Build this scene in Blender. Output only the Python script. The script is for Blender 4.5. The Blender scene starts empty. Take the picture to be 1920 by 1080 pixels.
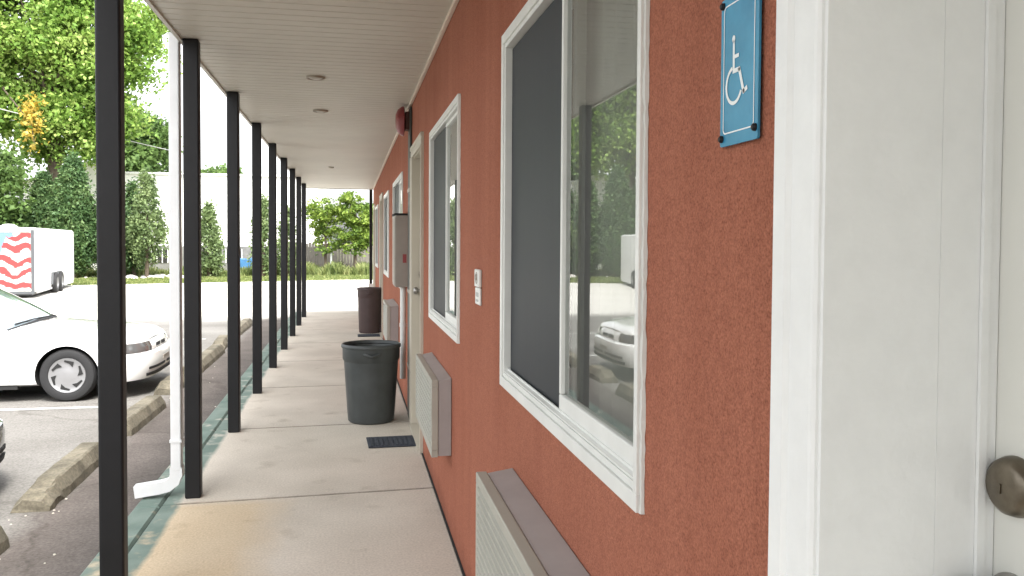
import bpy, bmesh, math, random
import numpy as np
from mathutils import Vector, Matrix
R = math.radians
sc = bpy.context.scene
C = sc.collection

# ------------------------------------------------------------------ camera
cd = bpy.data.cameras.new('camera'); co = bpy.data.objects.new('camera', cd); C.objects.link(co)
sc.camera = co
F_PX, YAW, PITCH, ROLL, SY = 1574.9, 0.1908, 0.0296, 0.0060, 37.18
fw = Vector((math.sin(YAW)*math.cos(PITCH), math.cos(YAW)*math.cos(PITCH), -math.sin(PITCH)))
rt = Vector((math.cos(YAW), -math.sin(YAW), 0)); up = rt.cross(fw)
r2 = rt*math.cos(ROLL)+up*math.sin(ROLL); u2 = -rt*math.sin(ROLL)+up*math.cos(ROLL)
M = Matrix(((r2.x, u2.x, -fw.x, 0), (r2.y, u2.y, -fw.y, 0), (r2.z, u2.z, -fw.z, 1.40), (0, 0, 0, 1)))
co.matrix_world = M
cd.sensor_width = 36; cd.lens = 36*F_PX/1920
cd.shift_y = -SY/1920
cd.clip_start = 0.02; cd.clip_end = 2000

# ------------------------------------------------------------------ world and sun
SUN_EL, SUN_AZ = R(55), R(166)       # azimuth clockwise from +Y
w = bpy.data.worlds.new('World'); sc.world = w; w.use_nodes = True
nt = w.node_tree; nt.nodes.clear()
sky = nt.nodes.new('ShaderNodeTexSky'); sky.sky_type = 'NISHITA'; sky.sun_disc = False
sky.sun_elevation = SUN_EL; sky.sun_rotation = SUN_AZ; sky.air_density = 1.0; sky.dust_density = 4.0; sky.ozone_density = 1.0
hs = nt.nodes.new('ShaderNodeHueSaturation'); hs.inputs['Saturation'].default_value = 0.15; hs.inputs['Value'].default_value = 1.15
bg = nt.nodes.new('ShaderNodeBackground'); bg.inputs['Strength'].default_value = 0.15
wo = nt.nodes.new('ShaderNodeOutputWorld')
nt.links.new(sky.outputs[0], hs.inputs['Color']); nt.links.new(hs.outputs[0], bg.inputs[0]); nt.links.new(bg.outputs[0], wo.inputs[0])
sd = bpy.data.lights.new('sun', 'SUN'); sd.energy = 1.5; sd.angle = R(12); sd.color = (1, .96, .9)
so = bpy.data.objects.new('sun', sd); C.objects.link(so)
sdir = Vector((math.sin(SUN_AZ)*math.cos(SUN_EL), math.cos(SUN_AZ)*math.cos(SUN_EL), math.sin(SUN_EL)))
so.rotation_euler = sdir.to_track_quat('Z', 'Y').to_euler()
sc.view_settings.view_transform = 'Standard'; sc.view_settings.look = 'None'
sc.view_settings.exposure = 2.0; sc.view_settings.gamma = 1

# ------------------------------------------------------------------ materials
def nodes(name):
    m = bpy.data.materials.new(name); m.use_nodes = True
    return m, m.node_tree, m.node_tree.nodes['Principled BSDF']
def mat(name, col, rough=.6, var=.0, vscale=3., bump=0., bscale=50., metal=0., spec=.5, coat=0., col2=None, fine=0., fscale=200., stretch=None):
    m, t, b = nodes(name)
    b.inputs['Base Color'].default_value = (*col, 1); b.inputs['Roughness'].default_value = rough
    b.inputs['Metallic'].default_value = metal; b.inputs['Specular IOR Level'].default_value = spec
    b.inputs['Coat Weight'].default_value = coat
    L = t.links
    tc = t.nodes.new('ShaderNodeTexCoord'); src = tc.outputs['Object']
    if stretch:
        mp = t.nodes.new('ShaderNodeMapping'); mp.inputs['Scale'].default_value = stretch
        L.new(src, mp.inputs[0]); src = mp.outputs[0]
    cur = None
    if var or col2:
        n = t.nodes.new('ShaderNodeTexNoise'); n.inputs['Scale'].default_value = vscale; n.inputs['Detail'].default_value = 6; n.inputs['Roughness'].default_value = .62
        L.new(src, n.inputs['Vector'])
        r = t.nodes.new('ShaderNodeValToRGB'); r.color_ramp.elements[0].position = .32; r.color_ramp.elements[1].position = .68
        a = [c*(1-var) for c in col]; z = [min(1, c*(1+var)) for c in (col2 or col)]
        r.color_ramp.elements[0].color = (*a, 1); r.color_ramp.elements[1].color = (*z, 1)
        L.new(n.outputs['Fac'], r.inputs[0]); cur = r.outputs[0]
    if fine:
        n = t.nodes.new('ShaderNodeTexNoise'); n.inputs['Scale'].default_value = fscale; n.inputs['Detail'].default_value = 3
        L.new(tc.outputs['Object'], n.inputs['Vector'])
        mr = t.nodes.new('ShaderNodeMapRange'); mr.inputs[1].default_value = .3; mr.inputs[2].default_value = .7
        mr.inputs[3].default_value = 1-fine; mr.inputs[4].default_value = 1+fine
        L.new(n.outputs['Fac'], mr.inputs[0])
        mx = t.nodes.new('ShaderNodeMix'); mx.data_type = 'RGBA'; mx.blend_type = 'MULTIPLY'; mx.inputs[0].default_value = 1
        if cur: L.new(cur, mx.inputs[6])
        else: mx.inputs[6].default_value = (*col, 1)
        L.new(mr.outputs[0], mx.inputs[7]); cur = mx.outputs[2]
    if cur: L.new(cur, b.inputs['Base Color'])
    if bump:
        n = t.nodes.new('ShaderNodeTexNoise'); n.inputs['Scale'].default_value = bscale; n.inputs['Detail'].default_value = 4
        L.new(tc.outputs['Object'], n.inputs['Vector'])
        bp = t.nodes.new('ShaderNodeBump'); bp.inputs['Strength'].default_value = min(1, bump); bp.inputs['Distance'].default_value = .004
        L.new(n.outputs['Fac'], bp.inputs['Height']); L.new(bp.outputs[0], b.inputs['Normal'])
    return m
def foliage(name, c1, c2, c3, sc_=1.2):
    m, t, b = nodes(name); L = t.links
    tc = t.nodes.new('ShaderNodeTexCoord'); n = t.nodes.new('ShaderNodeTexNoise'); n.inputs['Scale'].default_value = sc_; n.inputs['Detail'].default_value = 3
    L.new(tc.outputs['Object'], n.inputs[0])
    g = t.nodes.new('ShaderNodeNewGeometry')
    ad = t.nodes.new('ShaderNodeMath'); ad.operation = 'MULTIPLY_ADD'; ad.inputs[1].default_value = .34
    L.new(g.outputs['Random Per Island'], ad.inputs[0]); L.new(n.outputs['Fac'], ad.inputs[2])
    r = t.nodes.new('ShaderNodeValToRGB'); e = r.color_ramp.elements
    e[0].position = .40; e[0].color = (*c1, 1); e[1].position = .92; e[1].color = (*c3, 1)
    k = e.new(.66); k.color = (*c2, 1)
    L.new(ad.outputs[0], r.inputs[0]); L.new(r.outputs[0], b.inputs['Base Color'])
    b.inputs['Roughness'].default_value = .55; b.inputs['Specular IOR Level'].default_value = .3
    tr = t.nodes.new('ShaderNodeBsdfTranslucent'); L.new(r.outputs[0], tr.inputs[0])
    mx = t.nodes.new('ShaderNodeMixShader'); mx.inputs[0].default_value = .38
    L.new(b.outputs[0], mx.inputs[1]); L.new(tr.outputs[0], mx.inputs[2])
    L.new(mx.outputs[0], t.nodes['Material Output'].inputs[0])
    return m
def glass(name, tint, ior, body=0.25):
    m = bpy.data.materials.new(name); m.use_nodes = True; t = m.node_tree; t.nodes.clear(); L = t.links
    o = t.nodes.new('ShaderNodeOutputMaterial'); fr = t.nodes.new('ShaderNodeFresnel'); fr.inputs[0].default_value = ior
    tr = t.nodes.new('ShaderNodeBsdfTransparent'); tr.inputs[0].default_value = (*tint, 1)
    gl = t.nodes.new('ShaderNodeBsdfGlossy'); gl.inputs['Roughness'].default_value = .003; gl.inputs[0].default_value = (.95, .97, .96, 1)
    mx = t.nodes.new('ShaderNodeMixShader'); df = t.nodes.new('ShaderNodeBsdfDiffuse'); df.inputs[0].default_value = (.72, .72, .68, 1); m2 = t.nodes.new('ShaderNodeMixShader'); m2.inputs[0].default_value = .075
    L.new(fr.outputs[0], mx.inputs[0]); L.new(tr.outputs[0], mx.inputs[1]); L.new(gl.outputs[0], mx.inputs[2]); L.new(mx.outputs[0], m2.inputs[1]); L.new(df.outputs[0], m2.inputs[2]); L.new(m2.outputs[0], o.inputs[0])
    return m

M_ = {}
def stucco():
    m, t, b = nodes('red stucco'); L = t.links; tc = t.nodes.new('ShaderNodeTexCoord')
    def noise(sc_, d, st=None, rough=.6):
        n = t.nodes.new('ShaderNodeTexNoise'); n.inputs['Scale'].default_value = sc_; n.inputs['Detail'].default_value = d; n.inputs['Roughness'].default_value = rough
        src = tc.outputs['Object']
        if st:
            mp = t.nodes.new('ShaderNodeMapping'); mp.inputs['Scale'].default_value = st; L.new(src, mp.inputs[0]); src = mp.outputs[0]
        L.new(src, n.inputs[0]); return n.outputs['Fac']
    def ramp(f, a, c0, z, c1):
        r = t.nodes.new('ShaderNodeValToRGB'); r.color_ramp.elements[0].position = a; r.color_ramp.elements[1].position = z
        r.color_ramp.elements[0].color = (*c0, 1); r.color_ramp.elements[1].color = (*c1, 1); L.new(f, r.inputs[0]); return r.outputs[0]
    def mul(a, b_):
        x = t.nodes.new('ShaderNodeMix'); x.data_type = 'RGBA'; x.blend_type = 'MULTIPLY'; x.inputs[0].default_value = 1; L.new(a, x.inputs[6]); L.new(b_, x.inputs[7]); return x.outputs[2]
    c = ramp(noise(1.1, 6), .3, (.36, .130, .076), .7, (.42, .162, .102))
    c = mul(c, ramp(noise(1.0, 5, (1, 7, .45)), .35, (.90, .87, .86), .62, (1, 1, 1)))      # faint rain streaks
    c = mul(c, ramp(noise(260, 3), .34, (.70, .66, .64), .60, (1.12, 1.13, 1.15)))            # sand grain
    c = mul(c, ramp(noise(95, 3), .36, (.88, .86, .86), .56, (1.06, 1.06, 1.06)))
    sx = t.nodes.new('ShaderNodeSeparateXYZ'); L.new(tc.outputs['Object'], sx.inputs[0])
    ad = t.nodes.new('ShaderNodeMath'); ad.operation = 'MULTIPLY_ADD'; ad.inputs[1].default_value = .35; L.new(noise(5, 6), ad.inputs[0]); L.new(sx.outputs['Z'], ad.inputs[2])
    c = mul(c, ramp(ad.outputs[0], .12, (.60, .58, .58), .30, (1, 1, 1)))                      # splash dirt at the foot
    L.new(c, b.inputs['Base Color']); b.inputs['Roughness'].default_value = .9; b.inputs['Specular IOR Level'].default_value = .2
    sm = t.nodes.new('ShaderNodeMath'); sm.operation = 'ADD'; L.new(noise(240, 4), sm.inputs[0]); L.new(noise(90, 4), sm.inputs[1])
    bp = t.nodes.new('ShaderNodeBump'); bp.inputs['Distance'].default_value = .005; bp.inputs['Strength'].default_value = .9; L.new(sm.outputs[0], bp.inputs['Height']); L.new(bp.outputs[0], b.inputs['Normal'])
    return m
M_['stucco'] = stucco()
M_['soffit'] = mat('beige vinyl soffit', (.57, .55, .475), .5, var=.05, vscale=1.5, spec=.35)
M_['trim'] = mat('white painted trim', (.755, .765, .75), .45, var=.04, vscale=2.5, bump=.25, bscale=90, fine=.02, fscale=30)
M_['doorwhite'] = mat('white door paint', (.68, .68, .63), .4, var=.04, vscale=2)
M_['cream'] = mat('cream door paint', (.50, .46, .38), .5, var=.06, vscale=3)
M_['vinyl'] = mat('white window vinyl', (.70, .71, .68), .38, var=.06, vscale=6)
M_['caulk'] = mat('caulk', (.6, .6, .57), .7, bump=.8, bscale=60)
M_['black'] = mat('black painted steel', (.005, .0053, .0065), .5, var=.25, vscale=5, spec=.35, bump=.2, bscale=40)
M_['downspout'] = mat('white aluminium downspout', (.72, .73, .73), .4, var=.05, vscale=8)
M_['taupe'] = mat('taupe metal housing', (.32, .285, .245), .5, var=.08, vscale=5)
M_['acgrey'] = mat('beige air conditioner metal', (.33, .305, .295), .45, var=.07, vscale=6)
M_['acgrille'] = mat('cream air conditioner grille', (.36, .35, .30), .5, var=.06, vscale=6)
M_['dark'] = mat('dark recess', (.012, .012, .012), .8)
M_['screen'] = mat('dark insect screen', (.0125, .0165, .022), .5, var=.12, vscale=4, stretch=(1, 6, .5), spec=.3)
M_['curtain'] = mat('pale curtain', (.74, .74, .68), .9, var=.1, vscale=5)
M_['interior'] = mat('dim room wall', (.25, .23, .20), .9)
M_['glass'] = glass('window glass', (.86, .90, .87), 2.8)
M_['brass'] = mat('aged brass', (.17, .145, .11), .33, metal=.85, var=.3, vscale=30)
M_['nickel'] = mat('dull nickel', (.35, .34, .32), .3, metal=.9)
M_['blue'] = mat('blue sign face', (.035, .235, .40), .25, var=.10, vscale=14, col2=(.05, .27, .43))
M_['signwhite'] = mat('white sign paint', (.78, .82, .82), .4)
M_['bingrey'] = mat('charcoal green plastic', (.048, .054, .054), .45, var=.2, vscale=6)
M_['binbrown'] = mat('brown plastic', (.050, .028, .026), .5, var=.15, vscale=6)
M_['matblue'] = mat('dark blue doormat', (.035, .042, .055), .95, var=.25, vscale=25, bump=.6, bscale=150)
M_['horn'] = mat('faded red alarm', (.22, .03, .03), .4)
M_['roof'] = mat('dark shingle', (.07, .065, .06), .9, var=.3, vscale=10)
M_['concretestop'] = mat('old concrete', (.08, .070, .048), .9, var=.25, vscale=5, fine=.25, fscale=60, bump=1, bscale=50, col2=(.135, .120, .088))
M_['white paint line'] = mat('worn road paint', (.42, .42, .40), .8, var=.25, vscale=8)
M_['carwhite'] = mat('white car paint', (.80, .80, .79), .25, coat=1.)
M_['cardark'] = mat('dark blue car paint', (.02, .028, .04), .25, coat=1.)
M_['carglass'] = mat('car glass', (.19, .235, .26), .03, spec=1., coat=1.)
M_['rubber'] = mat('tyre rubber', (.015, .015, .016), .75)
M_['rim'] = mat('silver wheel cover', (.27, .27, .275), .32, metal=.35, var=.05)
M_['lamp'] = mat('headlight lens', (.10, .10, .10), .08, spec=1., coat=1.)
M_['trailerwhite'] = mat('white trailer skin', (.74, .74, .72), .4, var=.03)
M_['warehouse'] = mat('white metal cladding', (.84, .84, .82), .5, var=.04, vscale=.5)
M_['greywall'] = mat('grey block wall', (.15, .15, .145), .9, var=.25, vscale=2)
M_['bluejunk'] = mat('blue tarpaulin', (.03, .12, .26), .6, var=.2)
M_['bark'] = mat('bark', (.09, .07, .05), .95, var=.3, vscale=10)
M_['fence'] = mat('weathered fence boards', (.16, .145, .13), .9, var=.35, vscale=3, stretch=(8, 8, 1))
M_['pole'] = mat('grey wood pole', (.14, .12, .10), .9, var=.3)
M_['wire'] = mat('pale wire', (.35, .36, .34), .6)
M_['fol_big'] = foliage('bright maple leaves', (.09, .18, .03), (.20, .33, .06), (.38, .48, .14), .55)
M_['fol_con'] = foliage('dark conifer leaves', (.04, .085, .03), (.08, .15, .055), (.16, .235, .09), 1.6)
M_['fol_pale'] = foliage('pale conifer leaves', (.08, .12, .05), (.14, .20, .08), (.25, .32, .14), 1.4)
M_['fol_far'] = foliage('dull distant leaves', (.05, .095, .03), (.10, .17, .045), (.17, .26, .08), .7)
M_['fol_yellow'] = foliage('yellow leaves', (.42, .30, .04), (.56, .42, .08), (.66, .54, .18), 3)
M_['weeds'] = foliage('weeds', (.07, .11, .03), (.15, .19, .06), (.28, .30, .12), 2)

# ------------------------------------------------------------------ mesh helpers
class MB:
    def __init__(s): s.v = []; s.f = []; s.mi = []; s.cur = 0
    def add(s, vs, fs):
        o = len(s.v); s.v += [tuple(p) for p in vs]; s.f += [tuple(i+o for i in f) for f in fs]; s.mi += [s.cur]*len(fs); return s
    def box(s, x0, x1, y0, y1, z0, z1):
        vs = [(x, y, z) for x in (x0, x1) for y in (y0, y1) for z in (z0, z1)]
        return s.add(vs, [(0, 1, 3, 2), (4, 6, 7, 5), (0, 4, 5, 1), (2, 3, 7, 6), (0, 2, 6, 4), (1, 5, 7, 3)])
    def prism(s, pts, a, b, axis='y'):
        n = len(pts); vs = []
        for t in (a, b):
            for p, q in pts:
                vs.append({'y': (p, t, q), 'x': (t, p, q), 'z': (p, q, t)}[axis])
        fs = [tuple(range(n)), tuple(range(2*n-1, n-1, -1))]+[(i, i+n, (i+1) % n+n, (i+1) % n) for i in range(n)]
        return s.add(vs, fs)
    def tube(s, pts, rad, n=10, caps=True):
        pts = [Vector(p) for p in pts]; rads = rad if isinstance(rad, (list, tuple)) else [rad]*len(pts); vs = []
        for i, p in enumerate(pts):
            d = (pts[min(i+1, len(pts)-1)]-pts[max(i-1, 0)]).normalized()
            a = d.orthogonal().normalized() if i == 0 else (pa-d*pa.dot(d)).normalized()
            pa = a; b = d.cross(a)
            for k in range(n):
                t = 2*math.pi*k/n; vs.append(p+(a*math.cos(t)+b*math.sin(t))*rads[i])
        m = len(pts); fs = [(i*n+k, i*n+(k+1) % n, (i+1)*n+(k+1) % n, (i+1)*n+k) for i in range(m-1) for k in range(n)]
        if caps: fs += [tuple(range(n-1, -1, -1)), tuple(range((m-1)*n, m*n))]
        return s.add(vs, fs)
    def lathe(s, prof, n=32, c=(0, 0, 0), axis='z', ripple=0, rn=0):
        vs = []
        for (r, h) in prof:
            for k in range(n):
                t = 2*math.pi*k/n; rr = r*(1+(ripple*math.cos(rn*t) if ripple else 0)); a, b = rr*math.cos(t), rr*math.sin(t)
                vs.append({'z': (c[0]+a, c[1]+b, c[2]+h), 'x': (c[0]+h, c[1]+a, c[2]+b), 'y': (c[0]+a, c[1]+h, c[2]+b)}[axis])
        m = len(prof)
        return s.add(vs, [(i*n+k, i*n+(k+1) % n, (i+1)*n+(k+1) % n, (i+1)*n+k) for i in range(m-1) for k in range(n)])
    def build(s, name, m, parent=None, smooth=False, bevel=0, loc=(0, 0, 0), seg=2, weld=False):
        me = bpy.data.meshes.new(name); me.from_pydata([tuple(p) for p in s.v], [], s.f)
        ms = m if isinstance(m, list) else [m]
        for q in ms: me.materials.append(M_[q] if isinstance(q, str) else q)
        if len(ms) > 1: me.polygons.foreach_set('material_index', s.mi)
        bm = bmesh.new(); bm.from_mesh(me)
        if weld: bmesh.ops.remove_doubles(bm, verts=bm.verts, dist=1e-5)
        bmesh.ops.recalc_face_normals(bm, faces=bm.faces)
        if bevel:
            bmesh.ops.bevel(bm, geom=[e for e in bm.edges if len(e.link_faces) == 2 and e.calc_face_angle(0) > .6], offset=bevel, segments=seg, affect='EDGES', profile=.5, clamp_overlap=True)
        for f in bm.faces: f.smooth = smooth
        bm.to_mesh(me); bm.free()
        if smooth:
            try: me.set_sharp_from_angle(angle=R(40))
            except Exception: pass
        o = bpy.data.objects.new(name, me); C.objects.link(o); o.location = loc
        if parent: o.parent = parent
        return o
def thing(name, label, cat, loc=(0, 0, 0), rz=0, group=None):
    o = bpy.data.objects.new(name, None); o.empty_display_size = .2; C.objects.link(o)
    o.location = loc; o.rotation_euler = (0, 0, rz); tag(o, label, cat, group); return o
def tag(o, label, cat, group=None, kind=None):
    if label: o['label'] = label
    if cat: o['category'] = cat
    if group: o['group'] = group
    if kind: o['kind'] = kind
    return o
def structure(o): o['kind'] = 'structure'; return o
def copy_tree(o, parent=None):
    c = o.copy(); C.objects.link(c); c.parent = parent
    for ch in list(o.children): copy_tree(ch, c)
    return c

W = 0.477; H = 2.488; YE = 17.3; YB = -6.0; GZ = -0.12

# ================================================================== SETTING: ground
def ground_sheet():
    mb = MB(); mb.add([(-300, -200, GZ-.03), (300, -200, GZ-.03), (300, 500, GZ-.03), (-300, 500, GZ-.03)], [(0, 1, 2, 3)])
    m = mat('distant ground', (.16, .18, .08), .95, var=.3, vscale=.4)
    structure(mb.build('ground', m))
ground_sheet()
def asphalt_mat():
    m, t, b = nodes('parking lot asphalt'); L = t.links
    tc = t.nodes.new('ShaderNodeTexCoord')
    def noise(s, d=5, st=None):
        n = t.nodes.new('ShaderNodeTexNoise'); n.inputs['Scale'].default_value = s; n.inputs['Detail'].default_value = d
        if st:
            mp = t.nodes.new('ShaderNodeMapping'); mp.inputs['Scale'].default_value = st; L.new(tc.outputs['Object'], mp.inputs[0]); L.new(mp.outputs[0], n.inputs[0])
        else: L.new(tc.outputs['Object'], n.inputs[0])
        return n.outputs['Fac']
    def ramp(f, a, c0, z, c1):
        r = t.nodes.new('ShaderNodeValToRGB'); r.color_ramp.elements[0].position = a; r.color_ramp.elements[1].position = z
        r.color_ramp.elements[0].color = (*c0, 1); r.color_ramp.elements[1].color = (*c1, 1); L.new(f, r.inputs[0]); return r.outputs[0]
    def mixc(f, a, b_, bt='MIX'):
        x = t.nodes.new('ShaderNodeMix'); x.data_type = 'RGBA'; x.blend_type = bt
        if isinstance(f, float): x.inputs[0].default_value = f
        else: L.new(f, x.inputs[0])
        L.new(a, x.inputs[6]); L.new(b_, x.inputs[7]); return x.outputs[2]
    near = ramp(noise(1.1, 7, (.35, 1, 1)), .3, (.125, .118, .108), .7, (.205, .198, .185))
    strip = ramp(noise(2.2, 7), .3, (.085, .074, .066), .7, (.125, .108, .098))
    sx = t.nodes.new('ShaderNodeSeparateXYZ'); L.new(tc.outputs['Object'], sx.inputs[0])
    def smooth(src, a, z, wob, s):
        ad = t.nodes.new('ShaderNodeMath'); ad.operation = 'MULTIPLY_ADD'; ad.inputs[1].default_value = wob; L.new(noise(s), ad.inputs[0]); L.new(src, ad.inputs[2])
        mr = t.nodes.new('ShaderNodeMapRange'); mr.inputs[1].default_value = a; mr.inputs[2].default_value = z; L.new(ad.outputs[0], mr.inputs[0]); return mr.outputs[0]
    c = mixc(smooth(sx.outputs['X'], -1.75, -1.55, .12, 3.), near, strip)
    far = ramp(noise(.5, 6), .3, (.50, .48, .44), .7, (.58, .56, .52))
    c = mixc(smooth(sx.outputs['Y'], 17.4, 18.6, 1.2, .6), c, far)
    fine = ramp(noise(70, 3), .3, (.72, .72, .72), .7, (1.22, 1.22, 1.22))
    c = mixc(1., c, fine, 'MULTIPLY')
    # cracks
    vo = t.nodes.new('ShaderNodeTexVoronoi'); vo.feature = 'DISTANCE_TO_EDGE'; vo.inputs['Scale'].default_value = .45
    n2 = t.nodes.new('ShaderNodeTexNoise'); n2.inputs['Scale'].default_value = 2.5; L.new(tc.outputs['Object'], n2.inputs[0])
    va = t.nodes.new('ShaderNodeVectorMath'); va.operation = 'MULTIPLY_ADD'; va.inputs[1].default_value = (.5, .5, 0); L.new(n2.outputs['Color'], va.inputs[0]); L.new(tc.outputs['Object'], va.inputs[2]); L.new(va.outputs[0], vo.inputs[0])
    cr = ramp(vo.outputs['Distance'], .002, (.78, .77, .76), .008, (1, 1, 1))
    c = mixc(1., c, cr, 'MULTIPLY')
    L.new(c, b.inputs['Base Color']); b.inputs['Roughness'].default_value = .9; b.inputs['Specular IOR Level'].default_value = .25
    bp = t.nodes.new('ShaderNodeBump'); bp.inputs['Distance'].default_value = .006; bp.inputs['Strength'].default_value = .7; L.new(noise(60, 4), bp.inputs['Height']); L.new(bp.outputs[0], b.inputs['Normal'])
    return m
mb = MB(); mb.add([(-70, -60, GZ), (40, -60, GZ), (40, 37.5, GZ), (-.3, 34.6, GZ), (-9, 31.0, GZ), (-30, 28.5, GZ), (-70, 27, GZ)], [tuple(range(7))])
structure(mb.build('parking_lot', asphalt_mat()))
gm = mat('mown grass verge', (.20, .22, .075), .95, var=.3, vscale=.9, col2=(.30, .29, .14), fine=.3, fscale=12)
mb = MB(); mb.add([(-70, 27, GZ-.012), (-30, 28.5, GZ-.012), (-9, 31, GZ-.012), (-.3, 34.6, GZ-.012), (40, 37.5, GZ-.012), (40, 60, GZ-.012), (-70, 60, GZ-.012)], [tuple(range(7))])
structure(mb.build('grass_verge', gm))
def road_line(y, x0, x1):
    mb = MB(); mb.add([(x0, y-.045, GZ+.004), (x1, y-.045, GZ+.004), (x1, y+.045, GZ+.004), (x0, y+.045, GZ+.004)], [(0, 1, 2, 3)])
    structure(mb.build('parking_line', 'white paint line'))
for y in (2.9, 5.55-.35, 8.2, 10.95, 13.7): road_line(y, -7.2, -2.2)

# walkway : slabs with open joints
def concrete_mat():
    m, t, b = nodes('walkway concrete'); L = t.links
    tc = t.nodes.new('ShaderNodeTexCoord')
    def noise(s, d=6):
        n = t.nodes.new('ShaderNodeTexNoise'); n.inputs['Scale'].default_value = s; n.inputs['Detail'].default_value = d; L.new(tc.outputs['Object'], n.inputs[0]); return n.outputs['Fac']
    def ramp(f, a, c0, z, c1):
        r = t.nodes.new('ShaderNodeValToRGB'); r.color_ramp.elements[0].position = a; r.color_ramp.elements[1].position = z
        r.color_ramp.elements[0].color = (*c0, 1); r.color_ramp.elements[1].color = (*c1, 1); L.new(f, r.inputs[0]); return r.outputs[0]
    def mixc(f, a, b_, bt='MIX'):
        x = t.nodes.new('ShaderNodeMix'); x.data_type = 'RGBA'; x.blend_type = bt
        if isinstance(f, float): x.inputs[0].default_value = f
        else: L.new(f, x.inputs[0])
        L.new(a, x.inputs[6]); L.new(b_, x.inputs[7]); return x.outputs[2]
    sx = t.nodes.new('ShaderNodeSeparateXYZ'); L.new(tc.outputs['Object'], sx.inputs[0])
    c = ramp(noise(1.8), .3, (.49, .445, .375), .7, (.60, .55, .47))
    def rng(src, a, z, wob, s):
        ad = t.nodes.new('ShaderNodeMath'); ad.operation = 'MULTIPLY_ADD'; ad.inputs[1].default_value = wob; L.new(noise(s), ad.inputs[0]); L.new(src, ad.inputs[2])
        mr = t.nodes.new('ShaderNodeMapRange'); mr.inputs[1].default_value = a; mr.inputs[2].default_value = z; L.new(ad.outputs[0], mr.inputs[0]); return mr.outputs[0]
    def mul(a, b_):
        q = t.nodes.new('ShaderNodeMath'); q.operation = 'MULTIPLY'; L.new(a, q.inputs[0])
        if isinstance(b_, float): q.inputs[1].default_value = b_
        else: L.new(b_, q.inputs[1])
        return q.outputs[0]
    # old tan paint left on the outer part of the nearest slab
    tan = ramp(noise(2.5), .3, (.50, .385, .24), .7, (.56, .45, .30))
    f = mul(rng(sx.outputs['X'], -.18, -.40, .22, 2.5), rng(sx.outputs['Y'], 4.80, 4.66, .10, 2.))
    c = mixc(mul(f, .8), c, tan)
    # blotchy stains
    st = ramp(noise(4.5, 8), .60, (1, 1, 1), .78, (.74, .72, .69)); c = mixc(1., c, st, 'MULTIPLY')
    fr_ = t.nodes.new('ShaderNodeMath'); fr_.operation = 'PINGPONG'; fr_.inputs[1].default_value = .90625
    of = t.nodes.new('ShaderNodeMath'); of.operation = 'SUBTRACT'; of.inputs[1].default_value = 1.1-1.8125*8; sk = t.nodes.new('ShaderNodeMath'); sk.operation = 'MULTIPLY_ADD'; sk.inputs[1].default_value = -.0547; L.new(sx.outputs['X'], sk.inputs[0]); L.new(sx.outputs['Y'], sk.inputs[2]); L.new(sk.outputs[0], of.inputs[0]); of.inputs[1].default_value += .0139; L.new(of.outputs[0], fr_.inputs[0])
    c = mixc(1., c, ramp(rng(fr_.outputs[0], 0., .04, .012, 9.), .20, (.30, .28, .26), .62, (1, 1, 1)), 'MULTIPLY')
    c = mixc(1., c, ramp(rng(fr_.outputs[0], -.10, .28, .35, 3.), .25, (.66, .64, .62), .62, (1, 1, 1)), 'MULTIPLY')  # broad bands along the joints: wet stain with shadow streaks painted into the colour
    fn = ramp(noise(90, 3), .3, (.86, .86, .86), .7, (1.12, 1.12, 1.12)); c = mixc(1., c, fn, 'MULTIPLY')
    # worn teal paint along the kerb
    teal = ramp(noise(5, 8), .3, (.115, .165, .140), .72, (.20, .255, .22))
    f2 = rng(sx.outputs['X'], -.845, -.875, .05, 4.)
    wear = ramp(noise(7, 8), .56, (1, 1, 1), .70, (.25, .25, .25))
    c = mixc(mul(f2, wear), c, teal)
    L.new(c, b.inputs['Base Color']); b.inputs['Roughness'].default_value = .85; b.inputs['Specular IOR Level'].default_value = .3
    bp = t.nodes.new('ShaderNodeBump'); bp.inputs['Distance'].default_value = .003; bp.inputs['Strength'].default_value = .5; L.new(noise(110, 4), bp.inputs['Height']); L.new(bp.outputs[0], b.inputs['Normal'])
    return m
wy = [YB, -.7125]+[1.1+1.8125*k for k in range(9)]+[YE+.1]
mb = MB()
def slab(mb, x0, x1, y0, y1, z0, z1, g=.008, c=.003, skew=0.):
    y0 += g; y1 -= g
    q = [(x0+g, y0-skew), (x1-g, y0+skew), (x1-g, y1+skew), (x0+g, y1-skew)]
    vs = [(x, y, z0) for x, y in q]+[(x, y, z1-c) for x, y in q]+[(x+(c if i in (0, 3) else -c), y+(c if i < 2 else -c), z1) for i, (x, y) in enumerate(q)]
    mb.add(vs, [(0, 1, 5, 4), (1, 2, 6, 5), (2, 3, 7, 6), (3, 0, 4, 7), (4, 5, 9, 8), (5, 6, 10, 9), (6, 7, 11, 10), (7, 4, 8, 11), (8, 9, 10, 11)])
for a, b in zip(wy[:-1], wy[1:]):
    slab(mb, -.985, W+.0, a, b, GZ-.1, 0, skew=.04)
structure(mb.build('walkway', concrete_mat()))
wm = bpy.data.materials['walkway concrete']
mb = MB(); ky = [YB, -2.2, .9, 3.95, 4.69, 7.7, 10.7, 13.7, YE+.1]
for a, b in zip(ky[:-1], ky[1:]): slab(mb, -1.125, -.988, a, b, GZ-.1, -.006, g=.003, c=.012)
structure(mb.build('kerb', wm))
mb = MB(); mb.add([(-1.1, YB, -.02), (W, YB, -.02), (W, YE, -.02), (-1.1, YE, -.02)], [(0, 1, 2, 3)])
structure(mb.build('walkway_bedding', mat('joint dirt', (.02, .018, .015), .95)))

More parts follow.
